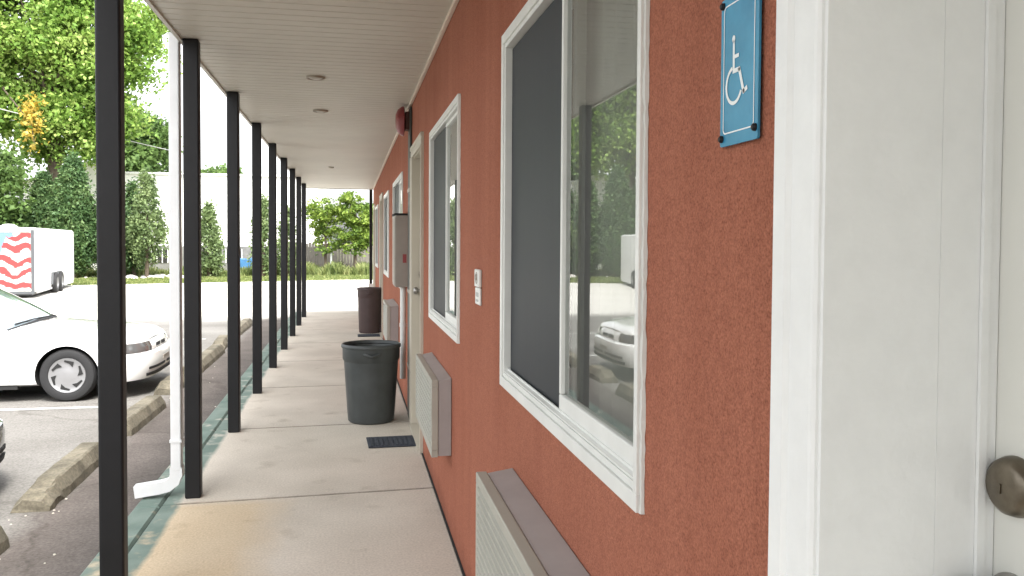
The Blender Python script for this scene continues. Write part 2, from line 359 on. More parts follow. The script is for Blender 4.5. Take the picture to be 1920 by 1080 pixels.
# ================================================================== MOTEL BUILDING
bld = thing('motel_building', 'long red stucco motel wing with beige canopy over its walkway on black posts', 'building', (0, 0, 0))
WIN = [(1.312, 2.60, .955, 2.045), (3.68, 5.04, .955, 2.055), (7.75, 9.40, .965, 2.05), (10.5, 11.95, .965, 2.05), (14.5, 15.9, .965, 2.05)]
DOOR = [(-.13, .772, 0, 2.05), (5.62, 6.45, 0, 2.05), (12.45, 13.33, 0, 2.05), (16.2, 17.0, 0, 2.05)]
def wall_mesh():
    mb = MB(); X1 = W+.2
    holes = [(a+.03, b-.03, c+.03, d-.03) for a, b, c, d in WIN]+[(a, b, -1, d) for a, b, c, d in DOOR]
    ys = sorted(set([YB, YE]+[h[0] for h in holes]+[h[1] for h in holes])); zs = sorted(set([-.1, 2.9]+[h[2] for h in holes if h[2] > 0]+[h[3] for h in holes]))
    solid = lambda y, z: not any(h[0] < y < h[1] and h[2] < z < h[3] for h in holes)
    def cellok(i, j):
        if i < 0 or j < 0 or i >= len(ys)-1 or j >= len(zs)-1: return None
        return solid((ys[i]+ys[i+1])/2, (zs[j]+zs[j+1])/2)
    for i in range(len(ys)-1):
        for j in range(len(zs)-1):
            if not cellok(i, j): continue
            y0, y1, z0, z1 = ys[i], ys[i+1], zs[j], zs[j+1]
            mb.add([(W, y0, z0), (W, y1, z0), (W, y1, z1), (W, y0, z1)], [(0, 1, 2, 3)])
            mb.add([(X1, y0, z0), (X1, y1, z0), (X1, y1, z1), (X1, y0, z1)], [(0, 1, 2, 3)])
            for (di, dj, e) in ((-1, 0, ((y0, z0), (y0, z1))), (1, 0, ((y1, z0), (y1, z1))), (0, -1, ((y0, z0), (y1, z0))), (0, 1, ((y0, z1), (y1, z1)))):
                if not cellok(i+di, j+dj):
                    (a, b), (c, d) = e; mb.add([(W, a, b), (X1, a, b), (X1, c, d), (W, c, d)], [(0, 1, 2, 3)])
    mb.build('wall', 'stucco', bld, weld=True)
wall_mesh()
# the rest of the shell, inside walls, roof
mb = MB(); mb.box(W+.0, 7.5, YE+.001, YE+.2, -.1, 2.9); mb.box(7.3, 7.5, YB, YE, -.1, 2.9); mb.box(W, 7.5, YB-.2, YB-.001, -.1, 2.9)
mb.build('outer_wall', 'stucco', bld)
mb = MB(); mb.box(3.6, 3.7, YB+.01, YE-.01, 0, 2.6); mb.box(W+.21, 3.59, YB+.01, YE-.01, 2.6, 2.65); mb.box(W+.21, 3.59, YB+.01, YE-.01, -.09, -.01)
for y in (.95, 3.1, 5.3, 7.2, 9.9, 12.2, 14.2): mb.box(W+.205, 3.59, y-.04, y+.04, 0, 2.59)
mb.build('room_partition', 'interior', bld)
mb = MB(); mb.prism([(-1.0, 2.62), (-1.0, 2.66), (3.3, 3.9), (7.9, 2.66), (7.9, 2.62), (3.3, 3.80)], YB-.4, YE+.25)
mb.build('roof', 'roof', bld)
# soffit: boards across the walkway, V grooves
mb = MB(); y = YB; X0 = -.885
prof = []
while y < YE+.05:
    prof += [(y, H), (y+.088, H), (y+.092, H+.006), (y+.098, H+.006)]; y += .102
for i in range(len(prof)-1):
    (a, za), (b, zb) = prof[i], prof[i+1]
    mb.add([(X0, a, za), (W-.02, a, za), (W-.02, b, zb), (X0, b, zb)], [(0, 1, 2, 3)])
mb.build('soffit', 'soffit', bld, weld=True)
mb = MB(); mb.box(-.905, -.884, YB, YE+.1, H-.012, H+.10); mb.box(-.884, W-.02, YE+.05, YE+.10, H-.012, H+.1); mb.box(-.93, -.906, YB, YE+.1, H+.03, H+.13)
mb.build('fascia', 'soffit', bld)
mb = MB()
yy = YB
for a, b in ((YB, -.22), (.86, 5.53), (6.54, 12.36), (13.42, 16.1)): mb.box(W-.009, W-.001, a, b, .0005, .009)
mb.build('base_joint', 'dark', bld)
mb = MB(); mb.box(W-.022, W-.002, YB, YE, H-.018, H+.02); mb.build('soffit_trim', mat('pale channel', (.66, .56, .46), .5), bld, bevel=.003)
# posts
def post_mesh():
    mb = MB(); mb.box(-.041, .041, -.041, .041, 0, H-.002)
    return mb
p0 = post_mesh().build('porch_post', 'black', bld, bevel=.008)
PX, PY, PD = -.838, 4.817, 1.612
spots = [PY+PD*(i-1) for i in range(9)]+[PY-2*PD, PY-3*PD, PY-4*PD]
# base plates
for i, yy in enumerate(spots):
    o = p0 if i == 0 else p0.copy()
    if i: C.objects.link(o)
    if i: o.parent = bld
    o.location = (PX+random.Random(i).uniform(-.003, .003)+(.003 if i == 0 else 0), yy, 0); o.rotation_euler = (0, 0, R([4, 2, -1, 3, 1, -2, 2, 0, 1, 0, 0, 0][i]))
mb = MB(); mb.box(.395, .455, YE+.22, YE+.28, .55, H); mb.build('corner_post', 'black', bld, bevel=.006)
mb = MB(); mb.box(.375, .475, YE+.205, YE+.305, GZ, .55); mb.build('post_pedestal', 'trim', bld, bevel=.006)

# windows -----------------------------------------------------------
def window(y0, y1, z0, z1, k):
    ym = y0+(y1-y0)*.455
    F = W-.013
    mb = MB()
    def ring(mb, a, b, c, d, t, x0, x1, bt=None, ta=None, tb=None):
        bt = bt or t; ta = ta or t; tb = tb or t
        mb.box(x0, x1, a, b, c, c+bt); mb.box(x0, x1, a, b, d-t, d); mb.box(x0, x1, a, a+ta, c+bt, d-t); mb.box(x0, x1, b-tb, b, c+bt, d-t)
    ring(mb, y0, y1, z0, z1, .030, F, W+.004, ta=.017)             # face flange
    ring(mb, y0+.0175, y1-.0305, z0+.0305, z1-.0305, .014, W-.008, W+.07, ta=.005)  # inner frame
    fr = mb.build('window_frame', 'vinyl', bld, bevel=.0015)
    # sloping sill with two tracks
    mb = MB(); a, b, s0 = y0+.023, y1-.045, z0+.0455
    mb.prism([(W-.006, s0-.0), (W-.006, s0+.004), (W+.004, s0+.006), (W+.004, s0+.012), (W+.007, s0+.012), (W+.007, s0+.004), (W+.03, s0+.004), (W+.03, s0)], a, b); mb.build('sill_track', 'vinyl', fr)
    # fixed sash (near half)
    mb = MB(); ring(mb, y0+.023, ym+.012, z0+.052, z1-.046, .019, W+.006, W+.028, .040, ta=.007, tb=.013)
    sh = mb.build('sash', 'vinyl', fr, bevel=.003)
    mb = MB(); mb.add([(W+.017, y0+.026, z0+.07), (W+.017, ym+.01, z0+.07), (W+.017, ym+.01, z1-.06), (W+.017, y0+.026, z1-.06)], [(0, 1, 2, 3)]); mb.build('pane', 'glass', fr)
    # sliding sash behind + screen (far half)
    mb = MB(); ring(mb, ym-.018, y1-.046, z0+.052, z1-.046, .03, W+.034, W+.058); mb.build('sliding_sash', 'vinyl', fr, bevel=.003)
    mb = MB(); mb.add([(W+.045, ym, z0+.07), (W+.045, y1-.07, z0+.07), (W+.045, y1-.07, z1-.07), (W+.045, ym, z1-.07)], [(0, 1, 2, 3)]); mb.build('pane', 'glass', fr)
    mb = MB(); mb.box(W+.013, W+.0145, ym+.019, y1-.050, z0+.052, z1-.05); mb.build('insect_screen', 'screen', fr)
    mb = MB(); n = 60; pts = []
    for i in range(n+1):
        yy = y0+.0+(y1-y0)*i/n; pts.append((W+.082+.008*math.sin(i*1.3)+.003*math.sin(i*.5+1), yy))
    for (a, b), (c, d) in zip(pts[:-1], pts[1:]): mb.add([(a, b, z0-.05), (c, d, z0-.05), (c, d, z1+.03), (a, b, z1+.03)], [(0, 1, 2, 3)])
    mb.build('curtain', 'curtain', fr, smooth=True, weld=True)
    # ragged caulk bead along the near edge
    rng = random.Random(k); mb = MB(); pts = []; rad = []
    zz = z0
    while zz < z1: pts.append((W-.002, y0-.002+rng.uniform(-.0015, .001), zz)); rad.append(rng.uniform(.003, .0075)); zz += .018
    mb.tube(pts, rad, 6); mb.build('caulk', 'caulk', fr, smooth=True)
for k, (a, b, c, d) in enumerate(WIN): window(a, b, c, d, k)

# doors ---------------------------------------------------------------
def door(y0, y1, near=False):
    z1 = 2.05; m = 'trim' if near else 'cream'; ml = 'doorwhite' if near else 'cream'
    mb = MB()
    # brick mould profile: (offset from the opening, projection)
    pr = [(0, -.002), (0, .014), (.003, .017), (.007, .018), (.040, .0185), (.043, .0165), (.049, .0165), (.053, .022), (.076, .023), (.079, .020), (.079, -.002)]
    for s, yo in ((1, y1), (-1, y0)):
        mb.prism([(W-p, yo+s*o) for o, p in pr], -.0+.005, z1+(0), 'z')
    # head
    mb.prism([(W-p, z1+o) for o, p in pr], y0-.079, y1+.079, 'y')
    fr = mb.build('door_frame', m, bld)
    mb = MB(); JX = W+.2
    for s, yo in ((1, y1), (-1, y0)):
        # liner standing 6 mm proud of the opening, joint at two-thirds depth, stop near the slab
        lo = sorted
        def bx(xa, xb, t):
            a, b = sorted((yo+s*.0, yo-s*t)); mb.box(xa, xb, a, b, .01, z1)
        bx(W-.011, W+.1200, .006); bx(W+.1203, W+.1665, .0065); bx(W+.167, W+.176, .011); bx(W+.1763, W+.1883, .0085)
    mb.box(W, W+.2, y0+.012, y1-.012, z1-.008, z1+.001); mb.box(W-.03, W+.19, y0+.012, y1-.012, .0, .014)
    mb.build('jamb', m, fr)
    mb = MB(); x = W+.189 if near else W+.06
    a, b = y0+.006, y1-.006
    mb.box(x, x+.042, a, b, .016, z1-.008)
    sl = mb.build('door', ml, bld, bevel=.002)
    # raised panels
    mb = MB(); wd = b-a
    for (u0, u1) in ((.14, .46), (.54, .86)):
        for (v0, v1) in ((.12, .42), (.52, .80), (.86, .95)):
            mb.box(x-.006, x-.0002, a+wd*u0, a+wd*u1, z1*v0, z1*v1)
    mb.build('panel', ml, sl, bevel=.004)
    yk = y1-.038
    mb = MB(); zk = 1.156
    mb.lathe([(.0, -.020), (.012, -.020), (.016, -.018), (.022, -.018), (.028, -.013), (.031, -.004), (.031, 0)], 32, (x, yk, zk), 'x'); mb.box(x-.0215, x-.019, yk-.0015, yk+.0015, zk-.006, zk+.004)
    mb.build('deadbolt', 'brass', sl, smooth=True)
    mb = MB(); zk = 1.035
    mb.lathe([(0, -.062), (.014, -.062), (.024, -.056), (.028, -.045), (.026, -.034), (.014, -.026), (.011, -.012), (.022, -.010), (.031, -.004), (.031, 0)], 32, (x, yk, zk), 'x')
    mb.build('knob', 'nickel', sl, smooth=True)
    mb = MB(); 
    return fr
door(DOOR[0][0], DOOR[0][1], True)
for d in DOOR[1:]: door(d[0], d[1])

# downspout -----------------------------------------------------------
ds = thing('downspout', 'white square metal downspout beside a black post, its elbow kicked out over the kerb', 'downspout', (-.935, 4.86, 0))
mb = MB(); mb.box(-.027, .027, -.035, .035, .14, H+.04)
mb.build('pipe', 'downspout', ds, bevel=.006)
mb = MB(); pts = [(0, .16), (0, .12), (-.012, .085), (-.045, .06), (-.09, .05), (-.215, .033)]
vs = []; hw = .034
for i, (x, z) in enumerate(pts):
    a = pts[max(0, i-1)]; b = pts[min(len(pts)-1, i+1)]; dx, dz = b[0]-a[0], b[1]-a[1]; L_ = math.hypot(dx, dz); nx, nz = -dz/L_*.032, dx/L_*.032
    for yy in (-hw, hw): vs += [(x+nx, yy, z+nz), (x-nx, yy, z-nz)]
fs = []
for i in range(len(pts)-1):
    o = i*4
    for a, b in ((0, 1), (1, 3), (3, 2), (2, 0)): fs.append((o+a, o+b, o+4+b, o+4+a))
mb.add(vs, fs); mb.build('elbow', 'downspout', ds, smooth=False)
mb = MB(); mb.box(-.031, .031, -.040, .040, .30, .315)
mb.build('strap', 'downspout', ds)

# ================================================================== wall fittings
def ac(yn, yf, label, x0=.352, top=.765, bot=.385):
    t = thing('air_conditioner', label, 'air conditioner', (W, (yn+yf)/2, bot), group='through wall air conditioners')
    h = top-bot; d = W-x0; L_ = (yf-yn)/2; ff = -d
    mb = MB(); mb.prism([(ff+.036, 0), (ff+.036, h), (0-.0015, h+.012), (-.0015, 0)], -L_, L_); mb.build('housing', 'acgrey', t, bevel=.003)
    mb = MB(); mb.box(ff+.003, ff+.035, -L_-.004, L_+.004, h-.028, h+.004); mb.box(ff+.003, ff+.035, -L_-.004, L_+.004, -.004, .03)
    mb.box(ff+.003, ff+.035, -L_-.004, -L_+.03, .03, h-.028); mb.box(ff+.003, ff+.035, L_-.03, L_+.004, .03, h-.028); mb.build('grille_frame', 'acgrille', t, bevel=.003)
    mb = MB(); z = .034
    while z < h-.04:
        mb.prism([(ff+.001, z), (ff+.020, z+.014), (ff+.020, z+.019), (ff+.001, z+.008)], -L_+.03, L_-.03); z += .0255
    mb.box(ff+.026, ff+.03, -L_+.03, L_-.03, .03, h-.03)
    mb.build('louvre_grille', 'acgrille', t)
    return t
ac(1.45, 2.43, 'nearest beige louvred air conditioner, right under the largest window', x0=.362, top=.722, bot=.36)
ac(3.96, 4.93, 'beige louvred air conditioner low on red wall before the doormat and large bin', x0=.377, top=.745)
ac(8.4, 9.4, 'farthest beige air conditioner, low on the wall past the grey electrical box', x0=.36)

# accessible-parking sign
t = thing('accessible_sign', 'blue sign with white wheelchair symbol screwed to red wall near the white door', 'sign', (W-.004, 1.020, 1.712))
def sgn(pts2, x0, x1, m, name, smooth=False, bevel=0):  # u away from far edge toward camera (-y), v down
    mb = MB(); mb.prism([(-u, -v) for u, v in pts2], x0, x1, 'x'); return mb.build(name, m, t, bevel=bevel)
def rr(u0, v0, u1, v1, r, n=6):
    o = []
    for cx, cy, a0 in ((u1-r, v1-r, 0), (u0+r, v1-r, 90), (u0+r, v0+r, 180), (u1-r, v0+r, 270)):
        for i in range(n+1):
            a = R(a0+90*i/n); o.append((cx+r*math.cos(a), cy+r*math.sin(a)))
    return o
sgn(rr(0, 0, .102, .187, .004), -.003, .0, 'blue', 'plate')
def stroke(mb, pts, w_, x=-.0037):
    for (a, b), (c, d) in zip(pts[:-1], pts[1:]):
        L_ = math.hypot(c-a, d-b)
        if L_ < 1e-6: continue
        nx, ny = -(d-b)/L_*w_/2, (c-a)/L_*w_/2; ex, ey = (c-a)/L_*w_*.3, (d-b)/L_*w_*.3
        q = [(a-ex+nx, b-ey+ny), (c+ex+nx, d+ey+ny), (c+ex-nx, d+ey-ny), (a-ex-nx, b-ey-ny)]
        mb.add([(x, -u, -v) for u, v in q], [(0, 1, 2, 3)])
        mb.v = mb.v
mb = MB(); o = rr(.009, .010, .093, .172, .007); i_ = rr(.0108, .0118, .0912, .1702, .0055)
n = len(o); mb.add([(-.0036, -u, -v) for u, v in o]+[(-.0036, -u, -v) for u, v in i_], [(k, (k+1) % n, (k+1) % n+n, k+n) for k in range(n)])
mb.build('border_line', 'signwhite', t)
mb = MB()
hd = [(.037+.0042*math.cos(R(a)), .056+.0046*math.sin(R(a))) for a in range(0, 360, 24)]
mb.add([(-.0036, -u, -v) for u, v in hd], [tuple(range(len(hd)))])
stroke(mb, [(.0375, .060), (.038, .097)], .0052, -.0036)
stroke(mb, [(.038, .0785), (.0505, .0785)], .0046, -.00365)
stroke(mb, [(.037, .096), (.0535, .096), (.0655, .1255), (.0735, .1225)], .0056, -.0037)
arc = [(.0395+.0215*math.cos(R(a)), .1135+.0225*math.sin(R(a))) for a in range(22, 262, 8)]
for r_ in (0,):
    oo = [(.0395+.0235*math.cos(R(a)), .1135+.0245*math.sin(R(a))) for a in range(25, 265, 8)]; ii = [(.0395+.0190*math.cos(R(a)), .1135+.0200*math.sin(R(a))) for a in range(25, 265, 8)]
    n = len(oo); mb.add([(-.00375, -u, -v) for u, v in oo]+[(-.00375, -u, -v) for u, v in ii], [(k, k+1, k+1+n, k+n) for k in range(n-1)])
mb.build('wheelchair_symbol', 'signwhite', t)
for (u, v) in ((.006, .008), (.096, .008), (.006, .177), (.096, .173)):
    mb = MB(); mb.lathe([(0, -.0075), (.003, -.0075), (.0045, -.006), (.0048, -.003)], 12, (0, -u, -v), 'x'); mb.build('screw', 'black', t, smooth=True)

# two stacked plates between the windows
t = thing('wall_plates', 'pair of small white plates stacked on the red wall between two windows', 'wall plate', (W-.001, 3.10, 1.17))
mb = MB(); mb.box(-.012, 0, -.055, .055, .066, .132); up_ = mb.build('upper_plate', 'vinyl', t, bevel=.004)
mb = MB(); mb.lathe([(0, -.017), (.010, -.017), (.013, -.0125)], 20, (0, 0, .103), 'x'); mb.lathe([(.019, -.0135), (.022, -.0135), (.023, -.012)], 24, (0, 0, .10), 'x'); mb.build('dial', 'taupe', up_, smooth=True)
mb = MB(); mb.box(-.009, 0, -.055, .055, 0, .0635); lo_ = mb.build('lower_plate', 'vinyl', t, bevel=.004)
mb = MB(); mb.box(-.0105, -.0091, -.03, .03, .03, .046); mb.box(-.0105, -.0091, -.03, .03, .012, .02); mb.build('insert', mat('pale grey insert', (.42, .43, .42), .5), lo_)

# conduit, horn, electrical box
t = thing('conduit_pipe', 'dark flat vertical cable duct running from soffit to walkway past the second door', 'conduit', (W-.012, 6.72, 0))
mb = MB(); mb.box(-.006, .010, -.125, .11, .004, H-.03); mb.build('pipe', mat('dark green grey paint', (.055, .06, .052), .5, var=.15), t, bevel=.006)
for z in (.4, 1.0, 1.8): mb = MB(); mb.box(-.009, .011, -.14, .125, z, z+.03); mb.build('clip', 'taupe', t, bevel=.002)
t = thing('alarm_bell', 'red round fire alarm bell mounted high on the wall near the soffit', 'alarm', (W, 6.72, 2.36))
mb = MB(); mb.box(-.05, -.001, -.06, .06, -.07, .07); mb.build('backbox', mat('brown backbox', (.11, .04, .03), .5), t, bevel=.006)
mb = MB(); mb.lathe([(0, -.125), (.05, -.122), (.09, -.106), (.112, -.078), (.118, -.062), (.11, -.056), (0, -.056)], 32, (0, 0, 0), 'x'); mb.build('gong', 'horn', t, smooth=True)
t = thing('electrical_box', 'tall taupe metal electrical box projecting from wall with a small red label', 'electrical box', (W, 6.92+.0, 1.035))
mb = MB(); mb.box(-.112, -.001, 0, .34, 0, .59); bx_ = mb.build('cabinet', 'taupe', t, bevel=.005)
mb = MB(); mb.box(-.118, -.1125, .01, .33, .01, .57); mb.build('cover', 'taupe', t, bevel=.003)
mb = MB(); mb.box(-.122, .0-.001, -.01, .35, .591, .605); mb.build('rain_hood', 'dark', t)
mb = MB(); mb.box(-.052, -.022, -.003, -.0004, .20, .27); mb.build('sticker', mat('red label', (.30, .06, .06), .5), bx_)
mb = MB(); mb.tube([(-.045, .06, -.002), (-.045, .06, -.76)], .024, 14); mb.tube([(-.045, .06, -.3), (-.045, .06, -.33)], .028, 14); mb.build('white_conduit', 'vinyl', t, smooth=True)

# soffit lights
def lamp_(x, y, r, label):
    t = thing('soffit_light', label, 'ceiling light', (x, y, H), group='round lights recessed in the soffit')
    mb = MB(); mb.lathe([(r, -.001), (r, -.008), (r*.93, -.014), (r*.80, -.012), (r*.76, .0-.001)], 32); mb.build('trim_ring', mat('tan ring', (.33, .28, .22), .5), t, smooth=True)
    mb = MB(); mb.lathe([(0, -.016), (r*.4, -.015), (r*.76, -.006)], 32); mb.build('lens', mat('frosted lens', (.45, .42, .36), .3), t, smooth=True)
lamp_(-.221, 5.715, .062, 'nearest round recessed light in the soffit above the large bin')
lamp_(-.238, 7.150, .062, 'second round recessed light in the soffit, behind the nearest one')
t = thing('smoke_detector', 'tiny round white detector on the far part of the soffit', 'detector', (-.266, 12.46, H))
mb = MB(); mb.lathe([(.04, -.001), (.04, -.012), (.03, -.02), (0, -.022)], 24); mb.build('cover', 'soffit', t, smooth=True)

# ================================================================== bins and mats
def bin_(loc, rb, rt_, h, m, label, wheels=False):
    t = thing('trash_bin', label, 'trash bin', loc)
    mb = MB(); n = 72
    mb.lathe([(0, 0), (rb*.92, 0), (rb, .012)], n)
    mb.lathe([(rb, .012), (rb+(rt_-rb)*.1, h*.1)], n)
    mb.lathe([(rb+(rt_-rb)*.1, h*.1), (rb+(rt_-rb)*.12, h*.12), (rb+(rt_-rb)*.72, h*.78)], n, ripple=.004, rn=18)
    mb.lathe([(rb+(rt_-rb)*.74, h*.78), (rb+(rt_-rb)*.97, h*.81), (rb+(rt_-rb)*1.0, h*.955)], n)
    mb.lathe([(rb+(rt_-rb)*.98, h*.955), (rt_*.975, h*.95), (rt_*.90, h*.8), (rb*.93, .03), (0, .025)], n)
    mb.build('body', m, t, smooth=True)
    mb = MB(); mb.lathe([(rt_*.955, h*.955), (rt_*1.03, h*.950), (rt_*1.045, h*.962), (rt_*1.04, h*.985), (rt_*1.0, h), (rt_*.965, h*.995), (rt_*.95, h*.96)], n); mb.build('rim', m, t, smooth=True)
    for a in (math.pi*.5, math.pi*1.5):
        mb = MB(); pts = [(math.cos(a+d)*(rt_+.022*(1-abs(d)/.27)**.5), math.sin(a+d)*(rt_+.022*(1-abs(d)/.27)**.5), h*.90-.02*(1-abs(d)/.27)) for d in (-.26, -.2, -.1, 0, .1, .2, .26)]
        mb.tube(pts, .011, 8); mb.build('handle', m, t, smooth=True)
    if wheels:
        for s in (-1, 1):
            mb = MB(); mb.lathe([(0, -.015), (.04, -.015), (.045, -.008), (.045, .008), (.04, .015), (0, .015)], 20, (rb+.02, s*.09, .046), 'y'); mb.build('wheel', 'rubber', t, smooth=True)
        mb = MB(); mb.box(rb-.02, rb+.02, -.11, .11, .03, .12); mb.build('axle_bracket', m, t, bevel=.006)
    return t
bin_((.165, 6.66, 0), .178, .222, .612, 'bingrey', 'large dark grey open plastic trash bin standing on the walkway')
bin_((.305, 13.2, 0), .165, .19, .70, 'binbrown', 'brown ribbed trash bin with small wheels far down the walkway', True)
t = thing('doormat', 'small dark doormat lying on the walkway in front of the large grey bin', 'doormat', (.285, 5.90, 0), R(2), group='doormats on the walkway')
mb = MB(); mb.box(-.165, .165, -.15, .15, .002, .011); mb.build('base', 'matblue', t, bevel=.003)
mb = MB()
for i in range(9): mb.box(-.145+i*.033, -.145+i*.033+.02, -.13, .13, .0112, .015)
mb.build('ribs', 'matblue', t)
t2 = copy_tree(t); t2.location = (.28, 12.75, 0); t2.rotation_euler = (0, 0, 0); t2['label'] = 'farther grey doormat lying right in front of the brown bin'

# ================================================================== wheel stops
def stop(y0, y1, x, label, broken=False, seed=0, rz=0.):
    rng = random.Random(seed); L_ = y1-y0
    t = None
    mb = MB(); n = max(4, int(L_/.06)); pr = [(-.105, 0), (-.098, .05), (-.062, .115), (-.048, .122), (.048, .122), (.062, .115), (.098, .05), (.105, 0)]
    vs = []
    for i in range(n+1):
        f = i/n; e = 1.0
        if broken and f < .22: e = .55+f*2
        if i in (0, n): e *= .93
        for (x_, z) in pr: vs.append((x_*(1 if not broken or f > .22 else .9+rng.uniform(0, .15))+rng.uniform(-.003, .003), y0+L_*f-(y0+y1)/2+rng.uniform(-.004, .004), max(0, z*e+rng.uniform(-.004, .003)*(z > 0)*(3 if broken and f < .22 else 1))))
    k = len(pr); fs = [(i*k+j, i*k+j+1, (i+1)*k+j+1, (i+1)*k+j) for i in range(n) for j in range(k-1)]+[tuple(range(k)), tuple(range(n*k+k-1, n*k-1, -1))]
    fs += [(i*k+k-1, i*k, (i+1)*k, (i+1)*k+k-1) for i in range(n)]
    mb.add(vs, fs)
    o = mb.build('wheel_stop', 'concretestop', None, loc=(x, (y0+y1)/2, GZ+.001)); o.rotation_euler = (0, 0, rz)
    tag(o, label, 'wheel stop', 'concrete wheel stops in a row beside the walkway'); return o
stop(2.95, 4.52, -1.76, 'nearest concrete wheel stop, cut off by the bottom left corner of the photo', seed=1)
stop(5.08, 6.28, -1.76, 'concrete wheel stop with a crumbled near end, left of the nearest post', True, 2, R(1))
stop(6.95, 8.10, -1.76, 'concrete wheel stop between the two nearest posts, beside white car', seed=3, rz=R(-1))
stop(8.75, 9.35, -1.80, 'short pale broken stub of wheel stop just in front of white car bumper', True, 4)
stop(9.9, 12.0, -1.78, 'concrete wheel stop seen between second and third posts past the white car', seed=5)
stop(12.3, 13.2, -1.84, 'short pale wheel stop piece behind the third post', True, 6, R(3))
stop(14.2, 16.0, -1.84, 'farthest brownish wheel stop seen between third and fourth posts', seed=7)
rng = random.Random(3); mb = MB()
for i in range(26):
    x, y, s = rng.uniform(-1.72, -1.2), rng.uniform(4.0, 12), rng.uniform(.004, .009)
    if i < 8: x, y = rng.uniform(-1.85, -1.6), rng.uniform(4.85, 5.3)
    vs = [(x+rng.uniform(-s, s), y+rng.uniform(-s, s), GZ+.001) for _ in range(1)]
    mb.lathe([(0, 0), (s, s*.2), (s*.7, s*.8), (0, s)], 6, (x, y, GZ+.001))
tag(mb.build('rubble', mat('pale chips', (.45, .42, .36), .9)), None, None, None, 'stuff')

# ================================================================== cars
def plan(lat):
    a = min(abs(lat)/.775, 1.0)
    return .56*(1-(1-a**3.6)**(1/3.6))
def sweep(prof, l0, l1, n=28):
    mb = MB(); vs = []
    for i in range(n+1):
        l = l0+(l1-l0)*i/n; e = 1e-3; d = Vector((plan(l+e)-plan(l-e), 2*e)); nr = Vector((d.y, -d.x)).normalized()  # (s,lat) normal
        s = plan(l)
        for (o, z) in prof: vs.append((-(s-nr.x*o) if True else 0, l+(-nr.y*-1)*0+nr.y*o*-1*-1*(-1), z))
    k = len(prof); fs = [(i*k+j, i*k+j+1, (i+1)*k+j+1, (i+1)*k+j) for i in range(n) for j in range(k-1)]+[tuple(range(k)), tuple(range(n*k+k-1, n*k-1, -1))]
    fs += [(i*k+k-1, i*k, (i+1)*k, (i+1)*k+k-1) for i in range(n)]
    mb.add(vs, fs); return mb
